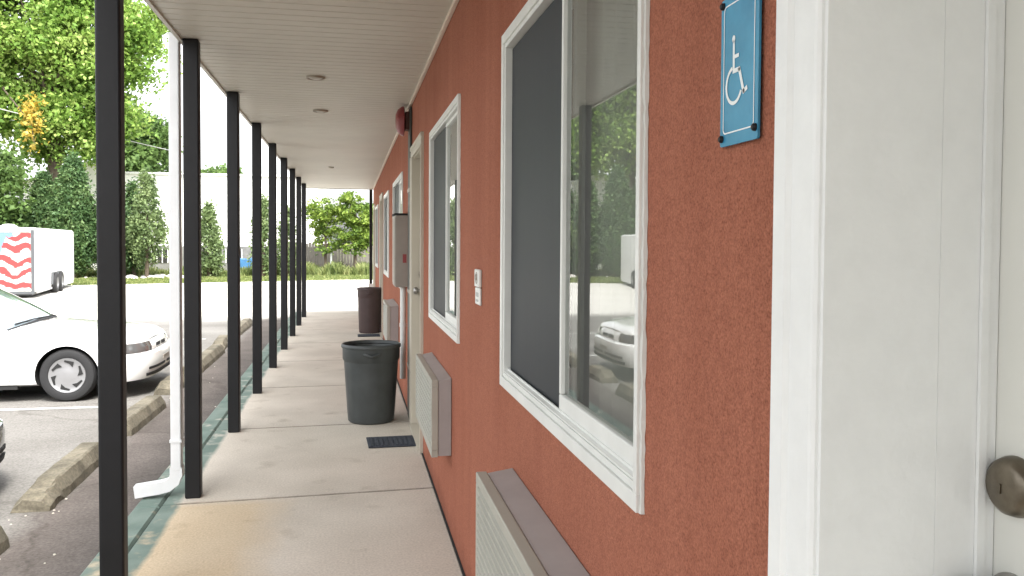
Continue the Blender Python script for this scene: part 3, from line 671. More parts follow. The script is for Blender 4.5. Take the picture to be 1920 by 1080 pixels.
def make_car(paint, label, loc, group=None):
    t = thing('parked_car', label, 'car', loc, group=group)
    st = [(.035, .50, .22, .515, .55), (.07, .585, .20, .545, .582), (.14, .665, .19, .568, .606), (.22, .715, .185, .582, .622), (.3, .742, .18, .592, .635), (.45, .764, .17, .605, .655), (.75, .772, .16, .615, .68), (1.0, .778, .15, .635, .705), (1.2, .78, .15, .648, .725),
          (1.6, .78, .15, .655, .735), (2.2, .78, .15, .665, .74), (3.0, .775, .15, .675, .745), (3.4, .765, .16, .69, .755), (3.75, .735, .18, .695, .76), (3.9, .69, .20, .68, .745), (3.95, .65, .24, .64, .70)]
    # resample
    S = np.array(st); ss = np.concatenate([np.linspace(.035, .3, 12), np.linspace(.36, 3.6, 50), np.linspace(3.66, 3.95, 8)])
    cols = [np.interp(ss, S[:, 0], S[:, j]) for j in range(1, 5)]
    vs = []; K = 0
    for i, s in enumerate(ss):
        w_, zb, zs, zt = [c[i] for c in cols]
        hp = [(0, zb), (w_*.5, zb), (w_*.90, zb), (w_*.955, zb+.02), (w_*.975, zb+.06), (w_*.985, .32), (w_*.998, .40), (w_, .46), (w_*.997, zs-.10), (w_*.985, zs-.05), (w_*.965, zs-.02), (w_*.93, zs), (w_*.86, zs+.35*(zt-zs)), (w_*.65, zs+.72*(zt-zs)), (w_*.35, zs+.94*(zt-zs)), (0, zt)]
        hp = [(a, b) for a, b in hp]
        full = hp+[(-a, b) for a, b in hp[-2:0:-1]]; K = len(full)
        vs += [(-s, a, b) for a, b in full]
    n = len(ss)
    mb = MB(); mb.add(vs, [(i*K+j, i*K+(j+1) % K, (i+1)*K+(j+1) % K, (i+1)*K+j) for i in range(n-1) for j in range(K)]+[tuple(range(K)), tuple(range((n-1)*K+K-1, (n-1)*K-1, -1))])
    body = mb.build('body', paint, None, smooth=True)
    cut = MB()
    for s in (.665, 2.98):
        for sg in (-1, 1): cut.lathe([(0, -.22), (.278, -.22), (.278, .22), (0, .22)], 40, (-s, sg*.80, .252), 'y')
    co_ = cut.build('cutter', 'dark', None, weld=True)
    md = body.modifiers.new('b', 'BOOLEAN'); md.operation = 'DIFFERENCE'; md.object = co_; md.solver = 'EXACT'
    bpy.context.view_layer.update()
    dg = bpy.context.evaluated_depsgraph_get(); me = bpy.data.meshes.new_from_object(body.evaluated_get(dg))
    body.modifiers.clear(); body.data = me
    me.materials.clear(); me.materials.append(M_[paint]); me.materials.append(M_['dark'])
    for p in me.polygons:
        c = p.center; a = 0
        if abs(c.y) < .775 and c.z < .58 and any(math.hypot(c.x+s, c.z-.252) < .2795 for s in (.665, 2.98)) and abs(p.normal.y) < .95: a = 1
        if abs(c.y) < .6 and any(math.hypot(c.x+s, c.z-.252) < .2795 for s in (.665, 2.98)) and c.z > .2: a = 1
        p.material_index = a; p.use_smooth = True
    try: me.set_sharp_from_angle(angle=R(35))
    except Exception: pass
    bpy.data.objects.remove(co_)
    body.parent = t
    # cabin patches
    def lerp(a, b, f): return a+(b-a)*f
    def side(u, v, sg=1):
        a = Vector((-lerp(1.20, 3.42, u), (.70-.02*abs(u-.5))*sg, .655+.05*u)); top = Vector((-lerp(1.86, 2.88, u), .535*sg, 1.075+.035*math.sin(math.pi*u)))
        p = a.lerp(top, v); p.y += sg*.035*math.sin(math.pi*v*.9); return p
    def wind(u, v):   # u across -1..1
        a = Vector((-(1.20-.13*(1-u*u)), .70*u, .66+.062*(1-u*u))); top = Vector((-(1.86-.05*(1-u*u)), .535*u, 1.075+.03*(1-u*u))); p = a.lerp(top, v)
        b = math.sin(math.pi*v)*.02; p.z += b*.8; p.x += b*.5; return p
    def rear(u, v):
        a = Vector((-(3.42+.06*(1-u*u)), .70*u*.97, .70+.05*(1-u*u))); top = Vector((-(2.88+.04*(1-u*u)), .535*u, 1.075+.03*(1-u*u))); p = a.lerp(top, v); b = math.sin(math.pi*v)*.02; p.z += b; p.x -= b*.5; return p
    def roof(u, v):
        a = wind(u, 1); b = rear(u, 1); p = a.lerp(b, v); p.z += .035*math.sin(math.pi*v)*(.9+.1*(1-u*u)); return p
    def patch(mb, fn, u0, u1, v0, v1, nu=14, nv=10, off=0., sgn=1, **k):
        vs = []
        for i in range(nu+1):
            for j in range(nv+1):
                u, v = lerp(u0, u1, i/nu), lerp(v0, v1, j/nv); p = fn(u, v, **k)
                if off:
                    du = fn(u+.01, v, **k)-fn(u-.01, v, **k); dv = fn(u, v+.01, **k)-fn(u, v-.01, **k); nrm = du.cross(dv).normalized()
                    cc = p-Vector((-2.2, 0, .7))
                    if nrm.dot(cc) < 0: nrm = -nrm
                    p = p+nrm*off
                vs.append(p)
        mb.add(vs, [(i*(nv+1)+j, (i+1)*(nv+1)+j, (i+1)*(nv+1)+j+1, i*(nv+1)+j+1) for i in range(nu) for j in range(nv)])
    mb = MB(); patch(mb, side, 0, 1, 0, 1, sg=1); patch(mb, side, 0, 1, 0, 1, sg=-1); patch(mb, wind, -1, 1, 0, 1); patch(mb, rear, -1, 1, 0, 1); patch(mb, roof, -1, 1, 0, 1)
    mb.build('cabin', paint, t, smooth=True)
    mb = MB(); patch(mb, wind, -.97, .97, .0, .96, off=.004); mb.build('windshield', 'carglass', t, smooth=True)
    mb = MB(); patch(mb, wind, -.97, .97, .0, .028, off=.008); mb.tube([wind(.2, .03)+Vector((.01, 0, .012)), wind(-.35, .045)+Vector((.012, 0, .014)), wind(-.8, .06)+Vector((.012, 0, .012))], .006, 6); mb.tube([wind(.85, .03)+Vector((.01, 0, .012)), wind(.3, .05)+Vector((.012, 0, .014))], .006, 6); mb.build('wiper', 'rubber', t)
    mb = MB(); patch(mb, rear, -.9, .9, .12, .9, off=.004); mb.build('rear_window', 'carglass', t, smooth=True)
    for sg in (-1, 1):
        for (a, b) in ((.10, .46), (.50, .88)):
            # window outline: quadrilateral following the pillars
            f = lambda u, v, sg=sg, a=a, b=b: side(lerp(a, b, u), lerp(.10, .90, v), sg)
            mb = MB(); patch(mb, f, 0, 1, 0, 1, off=.004); wd = mb.build('side_window', 'carglass', t, smooth=True)
            mb = MB(); mb.tube([f(0, 0)+Vector((0, sg*.008, 0)), f(.5, 0)+Vector((0, sg*.010, 0)), f(1, 0)+Vector((0, sg*.008, 0))], .006, 6)
            mb.tube([f(0, 0)+Vector((0, sg*.006, 0)), f(0, .5)+Vector((0, sg*.008, 0)), f(0, 1)+Vector((0, sg*.006, 0))], .005, 6)
            mb.build('window_seal', 'rubber', wd)
        # mirror
        mb = MB(); mb.box(-1.50, -1.42, sg*.83-.05, sg*.83+.05, .70, .79); mb.build('mirror', paint, t, bevel=.018, seg=3, smooth=True)
        # door handles, seams, side strip
        for s in (1.16, 2.18, 2.95):
            mb = MB(); mb.box(-s-.003, -s+.003, sg*.767-.006, sg*.767+.0145, .2, .63); mb.build('door_seam', 'taupe', t)
        mb = MB(); mb.box(-2.9, -1.1, sg*.765-.005, sg*.765+.020, .335, .352); mb.build('side_moulding', paint, t, bevel=.004)
        mb = MB(); mb.box(-2.68, -1.1, sg*.715-.02, sg*.715+.035, .125, .165); mb.build('sill', 'dark', t)
        mb = MB(); mb.box(-2.14, -2.0, sg*.775-.005, sg*.775+.025, .56, .585); mb.build('door_handle', paint, t, bevel=.006)
    # nose
    b_ = sweep([(-.03, .17), (.028, .175), (.05, .22), (.062, .30), (.064, .37), (.052, .415), (.02, .432), (-.03, .432)], -.752, .752, 90).build('bumper', paint, t, smooth=True)
    for a, b in ((-.52, -.05), (.05, .52)):
        sweep([(.05, .262), (.0655, .263), (.0665, .287), (.05, .288)], a, b).build('bumper_slot', 'dark', b_)
    sweep([(.05, .20), (.058, .202), (.064, .228), (.05, .23)], -.55, .55).build('lower_slot', 'dark', b_)
    for a, b in ((-.72, -.36), (.36, .72)): sweep([(-.04, .437), (.014, .439), (.012, .475), (-.012, .525), (-.05, .535)], a, b, 14).build('headlight', 'lamp', t, smooth=True)
    sweep([(-.03, .434), (.012, .437), (.008, .49), (-.03, .53)], -.352, .352, 20).build('nose_panel', paint, t, smooth=True)
    for a, b in ((-.20, -.02), (.02, .20)): sweep([(-.01, .452), (.0135, .453), (.011, .488), (-.01, .489)], a, b, 8).build('grille', 'dark', t)
    sweep([(.05, .315), (.0655, .316), (.0675, .355), (.05, .357)], -.13, .13, 4).build('plate_holder', 'taupe', b_)
    for sg in (-1, 1):
        mb = MB(); mb.box(-3.965, -3.93, sg*.50-.13, sg*.50+.13, .50, .62); mb.build('tail_light', mat('tail lamp red', (.35, .02, .02), .2), t, bevel=.01)
    mb = MB(); mb.box(-3.99, -3.9, -.66, .66, .24, .44); mb.build('rear_bumper', paint, t, bevel=.03, smooth=True)
    # wheels
    for s in (.665, 2.98):
        for sg in (-1, 1):
            g = bpy.data.objects.new('wheel', None); C.objects.link(g); g.parent = t; g.location = (-s, sg*.675, .250); g.scale = (.945, 1, .945); g.rotation_euler = (0, 0, 0 if sg < 0 else math.pi)
            mb = MB(); mb.lathe([(.165, .08), (.20, .088), (.245, .078), (.262, .055), (.264, .0), (.262, -.055), (.248, -.080), (.21, -.090), (.178, -.082), (.168, -.06)], 48, (0, 0, 0), 'y'); mb.build('tyre', 'rubber', g, smooth=True)
            mb = MB(); mb.lathe([(0, -.076), (.055, -.077), (.075, -.072), (.11, -.074), (.135, -.072), (.155, -.078), (.172, -.082), (.176, -.07), (.17, .0)], 48, (0, 0, 0), 'y'); mb.build('hubcap', 'rim', g, smooth=True)
            mb = MB()
            for k in range(6):
                a0 = k*math.pi/3; q = [(.098, a0-.05), (.150, a0+.08), (.156, a0+.66), (.140, a0+.72), (.120, a0+.36)]
                mb.add([(r*math.cos(a), -.0795, r*math.sin(a)) for r, a in q], [tuple(range(5))])
            mb.build('hubcap_slot', 'dark', g)
    mb = MB(); mb.box(-3.8, -.25, -.55, .55, .13, .17); mb.build('underbody', 'dark', t)
    # mud flap
    return t
make_car('carwhite', 'white four door saloon parked nose in toward the walkway, behind the nearest post', (-1.95, 9.28, GZ))
make_car('cardark', 'dark blue car whose front bumper just enters at the left edge of the photo', (-2.075, 5.02, GZ))

# ================================================================== trailer
tr = thing('cargo_trailer', 'white enclosed cargo trailer with a waving red and white striped flag on its end', 'trailer', (-8.10, 24.0, GZ), math.atan2(.95, 6.2))
# local: side runs along +y, end face along -x
def flag_mat():
    m, t, b = nodes('flag graphic'); L = t.links
    tc = t.nodes.new('ShaderNodeTexCoord'); s = t.nodes.new('ShaderNodeSeparateXYZ'); L.new(tc.outputs['Object'], s.inputs[0])
    def math_(op, a, b_=None, c=None):
        n = t.nodes.new('ShaderNodeMath'); n.operation = op
        for i, v in enumerate((a, b_, c)):
            if v is None: continue
            if isinstance(v, (int, float)): n.inputs[i].default_value = v
            else: L.new(v, n.inputs[i])
        return n.outputs[0]
    wv = math_('SINE', math_('MULTIPLY', s.outputs['X'], 9.5)); n = t.nodes.new('ShaderNodeTexNoise'); n.inputs['Scale'].default_value = 2.0; n.inputs['Detail'].default_value = 4; L.new(tc.outputs['Object'], n.inputs[0])
    z = math_('ADD', s.outputs['Z'], math_('MULTIPLY', wv, .07)); z = math_('ADD', z, math_('MULTIPLY', n.outputs['Fac'], .62)); z = math_('ADD', z, math_('MULTIPLY', s.outputs['X'], .12))
    st = math_('SINE', math_('MULTIPLY', z, 19.0))
    r = t.nodes.new('ShaderNodeValToRGB'); e = r.color_ramp.elements; e[0].position = .42; e[0].color = (.26, .024, .024, 1); e[1].position = .60; e[1].color = (.44, .43, .42, 1)
    L.new(math_('MULTIPLY_ADD', st, .5, .5), r.inputs[0])
    blu = math_('GREATER_THAN', math_('SUBTRACT', math_('MULTIPLY', s.outputs['Z'], .6), math_('ADD', s.outputs['X'], 1.05)), math_('ADD', math_('MULTIPLY', n.outputs['Fac'], -1.6), 1.35))
    mx = t.nodes.new('ShaderNodeMix'); mx.data_type = 'RGBA'; L.new(blu, mx.inputs[0]); L.new(r.outputs[0], mx.inputs[6]); mx.inputs[7].default_value = (.10, .17, .26, 1)
    L.new(mx.outputs[2], b.inputs['Base Color']); b.inputs['Roughness'].default_value = .5
    return m
TW, TL, TZ0, TZ1 = 2.15, 6.6, .15, 1.86
mb = MB(); mb.box(-TW, 0, 0, TL, TZ0, TZ1); mb.build('body', 'trailerwhite', tr, bevel=.09, seg=4, smooth=True)
mb = MB(); mb.box(-TW+.10, -.10, -.012, -.001, TZ0+.08, TZ1-.14); mb.build('flag_panel', flag_mat(), tr)
mb = MB(); tdark = mat('trailer dark trim', (.06, .065, .07), .5)
mb.box(-.095, -.02, -.022, .0, TZ0-.03, TZ1-.06); mb.box(-TW+.02, -TW+.095, -.022, 0, TZ0-.03, TZ1-.06); mb.box(-TW+.096, -.096, -.02, 0, TZ0-.03, TZ0+.03); mb.build('door_frame', tdark, tr)
mb = MB(); mb.box(-TW+.096, -.096, -.02, 0, TZ1-.13, TZ1-.06); mb.build('header', 'taupe', tr)
mb = MB(); mb.box(-.01, .012, .2, TL-.3, TZ0-.02, TZ0+.04); mb.box(-.012, .012, .2, TL-.3, TZ1-.09, TZ1-.05); mb.build('side_rail', 'trailerwhite', tr)
for yy in (2.6, 3.45):
    for sx in (.0, -TW):
        g = bpy.data.objects.new('wheel', None); C.objects.link(g); g.parent = tr; g.location = (sx+(.03 if sx == 0 else -.03), yy, .30)
        mb = MB(); mb.lathe([(.16, -.09), (.27, -.09), (.30, -.05), (.30, .05), (.27, .09), (.16, .09)], 28, (0, 0, 0), 'x'); mb.build('tyre', 'rubber', g, smooth=True)
        mb = MB(); mb.lathe([(0, .07), (.08, .075), (.16, .06), (.17, .09)], 28, (0, 0, 0), 'x'); mb.lathe([(0, -.07), (.08, -.075), (.16, -.06), (.17, -.09)], 28, (0, 0, 0), 'x'); mb.build('rim', 'rim', g, smooth=True)
mb = MB()
for yy in (2.6, 3.45): mb.prism([(yy-.40, .26), (yy-.30, .60), (yy+.30, .60), (yy+.40, .26), (yy+.37, .26), (yy+.28, .575), (yy-.28, .575), (yy-.37, .26)], .0, .06, 'x')
mb.build('fender', tdark, tr)
mb = MB(); mb.lathe([(.0, .12), (.12, .11), (.22, .05), (.24, 0)], 20, (-1.0, 2.0, TZ1)); mb.build('roof_vent', 'trailerwhite', tr, smooth=True)
mb = MB(); mb.box(-TW+.1, -.1, .1, TL-.1, .08, .148); mb.prism([(-TW/2-.5, TL-.02), (-TW/2+.5, TL-.02), (-TW/2, TL+1.2)], .20, .26, 'z'); mb.build('chassis', tdark, tr)

# ================================================================== warehouse
wh = thing('warehouse', 'long white metal warehouse with a low gable beyond the parking lot', 'building', (-8, 44, GZ))
Zb = 0
mb = MB()
# long hall with eave toward the viewer
mb.prism([(0, 1.28), (0, 4.85), (9, 5.45), (18, 4.85), (18, 1.28)], -2.9, 6.4, 'x'); ww = mb.build('hall_wall', 'warehouse', wh)
mb = MB(); mb.prism([(-.05, 0), (-.05, 1.28), (18, 1.28), (18, 0)], -2.9, 6.4, 'x'); mb.build('base_wall', 'greywall', wh)
mb = MB(); mb.prism([(-7.6, 0), (-7.6, 4.35), (-4.7, 5.35), (-2.95, 4.86), (-2.95, 0)], .8, 18, 'y'); mb.build('gable_wall', 'warehouse', wh)
mb = MB(); mb.prism([(-7.75, 4.36), (-4.7, 5.42), (-2.91, 4.93), (-2.91, 4.865), (-4.7, 5.355), (-7.75, 4.30)], .65, 18.1, 'y')
mb.box(-2.9, 6.45, -.12, -.002, 4.80, 4.90); mb.build('roof_edge', 'trim', wh)
x = -2.6
mb = MB()
while x < 6.3: mb.box(x, x+.03, -.018, -.0005, 1.3, 4.78); x += .45
mb.build('cladding_ribs', 'warehouse', wh)
for x0, x1 in ((1.9, 2.7), (3.2, 4.0), (-1.6, -.8)):
    mb = MB(); mb.box(x0, x1, -.075, -.052, .45, 1.15); f_ = mb.build('window', 'dark', wh)
    mb = MB()
    for k in range(4): mb.box(x0+k*(x1-x0-.04)/3, x0+k*(x1-x0-.04)/3+.04, -.09, -.076, .45, 1.15)
    mb.build('frame', 'trim', f_)
mb = MB(); mb.tube([(0.6, .1, 4.9), (0.6, .1, 5.75)], .04, 8); mb.build('wire_mast', 'pole', wh)

# stuff at the warehouse foot
t = thing('tarp_covered_crate', 'blue tarpaulin covered crate beside the warehouse wall', 'crate', (-5.15, 43.2, GZ))
mb = MB(); mb.prism([(-.45, 0), (-.46, .6), (-.30, .72), (.1, .68), (.40, .73), (.47, .55), (.46, 0)], -.35, .35, 'y'); mb.build('tarpaulin', 'bluejunk', t, bevel=.04)
mb = MB(); mb.box(-.5, .5, -.4, .4, -.0, .08); mb.build('pallet', 'pole', t)

# wooden fence
fx0, fx1, fy = -3.2, 4.0, 45.2
t = thing('wooden_fence', 'weathered grey board fence behind the weeds at the end of the walkway', 'fence', (fx0, 43.4, GZ))
mb = MB(); rng = random.Random(5); x = 0
while x < 7.2:
    h = 1.45+rng.uniform(-.06, .06); mb.box(x, x+.135, 0, .02, .03, h); x += .145
mb.build('boards', 'fence', t)
mb = MB()
for z in (.35, 1.15): mb.box(0, 7.2, .021, .07, z, z+.09)
mb.build('rails', 'fence', t)
for k in range(4):
    mb = MB(); mb.box(k*2.35, k*2.35+.1, .071, .17, 0, 1.5); mb.build('fence_post', 'fence', t)
# sign by the fence
t = thing('yard_sign', 'small white board on a thin white pole among the weeds by the fence', 'sign', (-.89, 41.6, GZ))
mb = MB(); mb.prism([(-.24, 1.50), (.24, 1.46), (.30, 1.56), (.13, 1.98), (-.18, 2.0), (-.28, 1.7)], -.03, .02, 'y'); mb.build('board', 'signwhite', t)
mb = MB(); mb.tube([(0, .03, 0), (0, .03, 1.7)], .05, 8); mb.build('pole', 'signwhite', t)
t = thing('garden_shed', 'low shed with a rounded white roof behind the left end of the fence', 'shed', (-1.75, 46.5, GZ))
mb = MB(); mb.box(-1.0, 1.0, 0, 1.6, 0, 1.35); mb.build('wall', 'greywall', t)
mb = MB(); mb.prism([(-1.1, 1.352), (-1.05, 1.5), (-.6, 1.68), (0, 1.75), (.6, 1.68), (1.05, 1.5), (1.1, 1.352)], -.1, 1.7, 'y'); mb.build('roof', 'trailerwhite', t)

# ================================================================== trees
def leafmesh(name, pts, size, material, parent, rs, upbias=.5, asp=.6, flat=None):
    pts = np.asarray(pts); n = len(pts)
    nrm = rs.normal(size=(n, 3)); nrm[:, 2] += upbias; nrm /= np.linalg.norm(nrm, axis=1)[:, None]
    a = np.cross(nrm, rs.normal(size=(n, 3))); a /= np.linalg.norm(a, axis=1)[:, None]; b = np.cross(nrm, a)
    s = size*rs.uniform(.6, 1.35, n)[:, None]
    v = np.stack([pts-a*s, pts-b*s*asp+nrm*s*.15, pts+a*s, pts+b*s*asp+nrm*s*.15], 1).reshape(-1, 3)
    me = bpy.data.meshes.new(name); me.vertices.add(4*n); me.vertices.foreach_set('co', v.ravel())
    me.loops.add(4*n); me.loops.foreach_set('vertex_index', np.arange(4*n, dtype=np.int32))
    me.polygons.add(n); me.polygons.foreach_set('loop_start', np.arange(0, 4*n, 4, dtype=np.int32)); me.polygons.foreach_set('loop_total', np.full(n, 4, np.int32))
    me.update(calc_edges=True); me.validate(); me.materials.append(M_[material])
    o = bpy.data.objects.new(name, me); C.objects.link(o); o.parent = parent; return o
def blobs(rs, blobs_, nclump, nleaf, cr):
    out = []; cs = []
    tot = sum(b[3]*b[4]*b[5] for b in blobs_)
    for (cx, cy, cz, rx, ry, rz) in blobs_:
        k = max(3, int(nclump*rx*ry*rz/tot))
        d = rs.normal(size=(k, 3)); d /= np.linalg.norm(d, axis=1)[:, None]; r = rs.uniform(.45, 1.0, k)[:, None]**.6
        c = np.array([cx, cy, cz])+d*r*np.array([rx, ry, rz]); cs.append(c)
        for q in c:
            m = int(nleaf*rs.uniform(.5, 1.4)); s = cr*rs.uniform(.6, 1.3)
            e = rs.normal(size=(m, 3))*s*np.array([.55, .55, .33]); e[:, 2] -= np.hypot(e[:, 0], e[:, 1])*.25; out.append(q+e)
    return np.concatenate(out), np.concatenate(cs)
def tree(name, label, loc, bl, nclump, nleaf, cr, size, material, trunk_h, tr_r, seed, group=None, lean=(0, 0), cat='tree', nlimb=14, upbias=.5):
    t = thing(name, label, cat, loc, group=group); rs = np.random.RandomState(seed)
    pts, cs = blobs(rs, bl, nclump, nleaf, cr)
    leafmesh('crown', pts, size, material, t, rs, upbias)
    mb = MB(); top = Vector((lean[0], lean[1], trunk_h)); mid = Vector((lean[0]*.4, lean[1]*.4, trunk_h*.5))
    mb.tube([(0, 0, -.05), (0.0, 0, .2), mid, top], [tr_r*1.5, tr_r*1.1, tr_r*.85, tr_r*.45], 10)
    idx = rs.choice(len(cs), min(nlimb, len(cs)), replace=False)
    for i in idx:
        c = Vector(cs[i]); f = rs.uniform(.45, .95); st = Vector((0, 0, 0)).lerp(top, f)
        if c.z < st.z: st = Vector((0, 0, 0)).lerp(top, max(.2, min(f, c.z/top.z*.8)))
        m = st.lerp(c, .5)+Vector((0, 0, .12*(c-st).length)); mb.tube([st, m, c], [tr_r*.35, tr_r*.2, tr_r*.05], 6)
    mb.build('trunk', 'bark', t, smooth=True)
    return t
# big bright tree, upper left
bt = tree('shade_tree', 'tall bright green leafy tree filling the upper left, rising above the trailer', (-13.0, 41.0, GZ),
     [(-3.6, 0, 9.6, 2.2, 2.0, 2.4), (-1.0, -.4, 11.8, 2.6, 2.2, 2.6), (1.6, -.2, 10.4, 2.4, 2.2, 2.4), (.6, .3, 7.6, 2.5, 2.0, 1.9), (-2.2, 0, 7.6, 1.6, 1.6, 1.5), (3.6, 0, 9.8, 1.3, 1.2, .9), (3.4, .2, 12.4, 1.4, 1.4, 1.6), (-1.5, .2, 14.5, 3, 2.4, 2.0), (-5.6, .2, 12.6, 2, 2, 2.4), (2.2, .2, 7.2, 1.3, 1.3, 1.0), (0.4, -.8, 5.9, 1.8, 1.1, 1.1)],
     500, 260, .8, .105, 'fol_big', 12, .32, 11, nlimb=40)
rs = np.random.RandomState(4); pts = []
for (x, z, n) in ((-1.55, 7.4, 90), (-1.7, 6.9, 110), (-1.45, 6.5, 70), (-1.65, 6.1, 50), (-1.5, 5.6, 24)): pts.append(np.array([x+1.45, -2.3, z-.1])+rs.normal(size=(n, 3))*[.2, .15, .22])
leafmesh('yellow_leaf_spray', np.concatenate(pts), .10, 'fol_yellow', bt, rs)
mb = MB(); mb.tube([(-1.0, -.4, 8.5), (-1.5, -1.6, 8.0), (-.15, -2.3, 6.4), (-.05, -2.3, 5.6)], [.05, .04, .02, .01], 6); mb.build('drooping_branch', 'bark', bt)
tree('background_tree', 'dull green tree rising behind the warehouse gable, right of the tall bright tree', (-15.6, 66, GZ), [(0, 0, 9.0, 2.2, 2, 2.6), (1.3, 0, 9.2, 1.3, 1.5, 1.5), (-1.6, 0, 7.8, 1.6, 2, 2.0), (.9, 0, 7.0, 1.6, 2, 1.2)], 130, 110, 1.0, .17, 'fol_far', 8, .3, 12, nlimb=20)
tree('background_tree', 'low rounded treetop just showing above the long warehouse roof', (-12.3, 80, GZ), [(0, 0, 6.7, 2.0, 2, 1.1), (1.2, 0, 7.3, 1.0, 1.5, .9)], 60, 100, 1.0, .2, 'fol_far', 6, .3, 13, nlimb=8)
tree('leafy_bush', 'tangled dull green bush at the left edge, behind the trailer roof', (-14.5, 36.5, GZ), [(-1.5, 0, 3.0, 2.2, 1.5, 2.0), (.6, 0, 3.6, 1.4, 1.2, 1.5), (-2.0, 0, 5.2, 1.6, 1.3, 1.6), (.4, .2, 2.0, 1.6, 1.2, 1.0), (-.6, 0, 5.0, 1.2, 1, 1.2)], 300, 150, .6, .10, 'fol_far', 4.5, .15, 14, cat='bush', nlimb=20)
def conifer(label, x, y, h, r, seed, m='fol_con', dens=1., grp='row of conifers along the far edge of the lot', base=.10, size=.075):
    t = thing('conifer', label, 'tree', (x, y, GZ), group=grp); rs = np.random.RandomState(seed); out = []
    n = int(260*dens*h/4*(r/.9))
    for i in range(n):
        f = rs.uniform(0, 1)**1.15; z = h*(base+(1-base)*f); rr_ = r*(1-f)**.62*min(1, (f+.08)*4)*rs.uniform(.72, 1.1)
        a = rs.uniform(0, 2*math.pi); rad = rr_*rs.uniform(.35, 1.0)**.5
        c = np.array([math.cos(a)*rad, math.sin(a)*rad, z]); m_ = int(34*rs.uniform(.6, 1.3))
        e = rs.normal(size=(m_, 3))*[.11, .11, .15]; out.append(c+e)
    out.append(np.stack([rs.normal(0, .03, 60), rs.normal(0, .03, 60), rs.uniform(h*.9, h*1.03, 60)], 1))
    leafmesh('crown', np.concatenate(out), size, m, t, rs, .2, .5)
    mb = MB(); mb.tube([(0, 0, -.05), (0, 0, h*.5), (0, 0, h*.93)], [.09, .06, .015], 8)
    for k in range(14):
        z = h*(.12+.055*k); a = k*2.4; L_ = r*.7*(1-k/16); mb.tube([(0, 0, z), (math.cos(a)*L_, math.sin(a)*L_, z+L_*.4)], [.02, .006], 5)
    mb.build('trunk', 'bark', t, smooth=True)
conifer('dense dark conifer right behind the white trailer, leftmost of the row', -12.3, 37.4, 4.1, 1.15, 21, dens=1.6)
conifer('tallest dark conifer of the row, just left of the nearest post', -11.0, 36.8, 4.75, 1.25, 22, dens=1.8)
conifer('dark conifer partly hidden by the nearest post', -9.7, 37.2, 4.3, 1.0, 23, dens=1.3)
conifer('pale thin conifer with sky gaps between the nearest post and the downspout', -8.25, 37.0, 4.2, .95, 24, 'fol_pale', .62, base=.16)
conifer('medium green conifer leaning on the nearest post, left of the pale thin one', -9.0, 38.0, 3.9, .75, 25, 'fol_con', .6)
conifer('small light green conifer just right of the second post', -5.95, 38.0, 3.0, .72, 26, 'fol_pale', .9, base=.08)
conifer('narrow conifer seen behind the fourth post', -3.75, 38.3, 3.3, .60, 27, 'fol_pale', .8)
conifer('narrow conifer half hidden by the row of distant posts', -2.75, 38.6, 2.9, .55, 28, 'fol_pale', .8)
g2 = 'leafy trees at the end of the walkway'
M_['fol_end'] = foliage('sunny yellow green leaves', (.05, .10, .02), (.14, .22, .035), (.28, .36, .07), 1.3)
tree('end_tree', 'yellow green tree with sky gaps, left one of the pair at the walkway end', (-1.15, 41.5, GZ), [(-.25, 0, 3.1, .75, .7, .65), (.35, 0, 2.5, .6, .6, .6), (-.55, 0, 2.0, .4, .5, .5), (.1, 0, 1.5, .6, .6, .4)], 70, 60, .28, .075, 'fol_end', 3.2, .07, 31, g2, nlimb=24)
tree('end_tree', 'fuller bright green tree, right one of the pair at the walkway end', (.25, 41.0, GZ), [(-.25, 0, 3.35, .65, .6, .6), (.35, 0, 2.7, .7, .6, .75), (-.3, 0, 2.2, .6, .6, .6), (.45, 0, 1.75, .65, .6, .5), (-.1, 0, 1.3, .5, .5, .35)], 120, 75, .26, .075, 'fol_end', 3.2, .08, 32, g2, nlimb=24)
tree('end_tree', 'small grey green tree beside the far corner post of the motel', (1.35, 43.5, GZ), [(0, 0, 2.9, .6, .5, .7), (.1, 0, 1.9, .6, .5, .6)], 50, 60, .26, .08, 'fol_far', 2.8, .06, 33, g2)
# woods further back so that side views stay closed
for i, (x, y, h, lab) in enumerate(((-24, 44, 8, 'broad dull green tree far left beyond the trailer'), (-31, 40, 9, 'broad tree at the far left of the lot, out past the power pole'), (6, 58, 7, 'broad tree standing behind the motel end'))):
    tree('broad_tree', lab, (x, y, GZ), [(0, 0, h*.7, 3.2, 3, 2.4), (2, 0, h*.55, 2.2, 2, 1.6), (-2.2, 0, h*.5, 2.2, 2, 1.8)], 110, 90, 1.0, .18, 'fol_far', h*.7, .3, 41+i, nlimb=16)
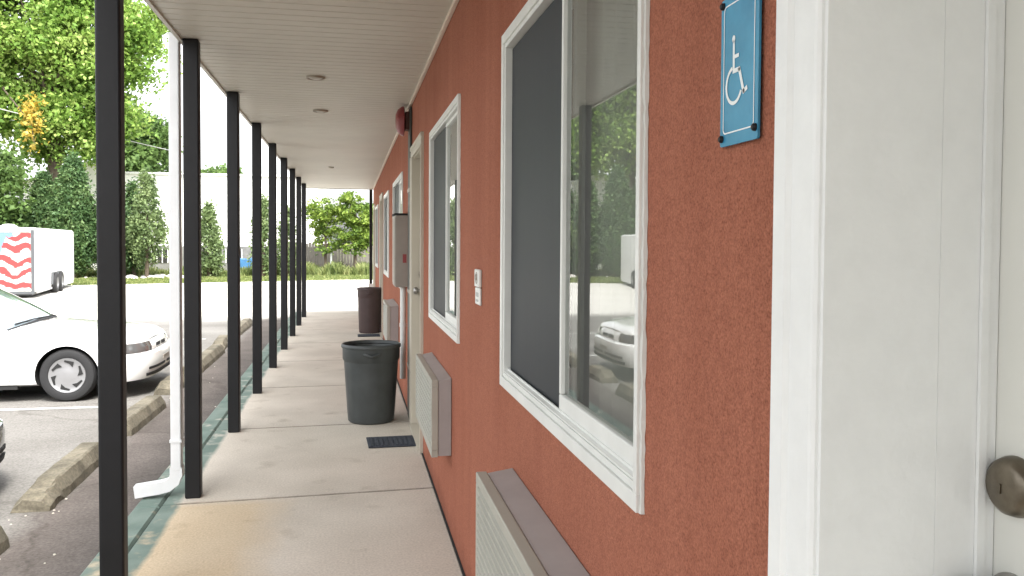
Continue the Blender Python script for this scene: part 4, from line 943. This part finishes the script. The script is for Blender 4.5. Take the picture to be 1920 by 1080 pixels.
# weeds and grass tufts
def weeds(name, x0, x1, yf, y0, y1, n, h, m, seed):
    rs = np.random.RandomState(seed); x = rs.uniform(x0, x1, n); y = yf(x)+rs.uniform(y0, y1, n); hh = h*rs.uniform(.3, 1, n)*(.6+.5*np.sin(x*2.3)**2)
    wd = .018+.02*rs.rand(n); a = rs.uniform(0, math.pi, n); ln = rs.normal(size=(n, 2))*.25*hh[:, None]
    b0 = np.stack([x-np.cos(a)*wd, y-np.sin(a)*wd, np.full(n, GZ-.01)], 1); b1 = np.stack([x+np.cos(a)*wd, y+np.sin(a)*wd, np.full(n, GZ-.01)], 1)
    mid0 = np.stack([x+ln[:, 0]*.4+np.cos(a)*wd*1.1, y+ln[:, 1]*.4+np.sin(a)*wd*1.1, GZ+hh*.6], 1); tp = np.stack([x+ln[:, 0], y+ln[:, 1], GZ+hh], 1)
    v = np.stack([b0, b1, mid0, tp], 1).reshape(-1, 3)
    me = bpy.data.meshes.new(name); me.vertices.add(4*n); me.vertices.foreach_set('co', v.ravel()); me.loops.add(4*n); me.loops.foreach_set('vertex_index', np.arange(4*n, dtype=np.int32))
    me.polygons.add(n); me.polygons.foreach_set('loop_start', np.arange(0, 4*n, 4, dtype=np.int32)); me.polygons.foreach_set('loop_total', np.full(n, 4, np.int32)); me.update(calc_edges=True); me.materials.append(M_[m])
    o = bpy.data.objects.new(name, me); C.objects.link(o); o['kind'] = 'stuff'; return o
edge = lambda x: np.interp(x, [-70, -30, -9, -.3, 40], [27, 28.5, 31, 34.6, 37.5])
weeds('grass', -22, 5, edge, .05, 6.5, 26000, .07, 'weeds', 1)
weeds('tall_weeds', -4.5, 3.5, lambda x: np.full_like(x, 40.2), -.8, 2.2, 9000, .62, 'weeds', 2)
weeds('tall_weeds', -16, -4.5, lambda x: np.full_like(x, 38.6), -.6, 2.4, 9000, .40, 'weeds', 3)
# pale stones and rubbish under the conifers
rs = np.random.RandomState(9)
mb = MB()
for i in range(34):
    x = rs.uniform(-9.6, -6.4) if i < 24 else rs.uniform(-12, -5); s = rs.uniform(.06, .2)
    mb.lathe([(0, 0), (s, s*.1), (s*.9, s*.5), (s*.4, s*.8), (0, s*.82)], 7, (x, rs.uniform(36.2, 38.2), GZ-.01))
tag(mb.build('stones', mat('pale stones', (.42, .40, .37), .9, var=.3), None), None, None, None, 'stuff')

# overhead wire and its pole
t = thing('utility_pole', 'grey wooden utility pole at the left carrying the overhead wire', 'utility pole', (-20.5, 33, GZ))
mb = MB(); mb.tube([(0, 0, 0), (0, 0, 9)], [.16, .11], 12); mb.build('pole', 'pole', t, smooth=True)
mb = MB(); mb.box(-.9, .9, -.06, .06, 8.2, 8.32); mb.build('crossarm', 'pole', t)
mb = MB(); a = Vector((-20.5, 33, 8.2)); b = Vector((-7.4, 44.1, 5.60)); pts = []
for i in range(25):
    f = i/24; p = a.lerp(b, f); p.z -= .12*4*f*(1-f); pts.append(p)
mb.tube(pts, .022, 6); tag(mb.build('overhead_wire', 'wire'), 'thin pale overhead wire sagging across the tall bright tree', 'wire')
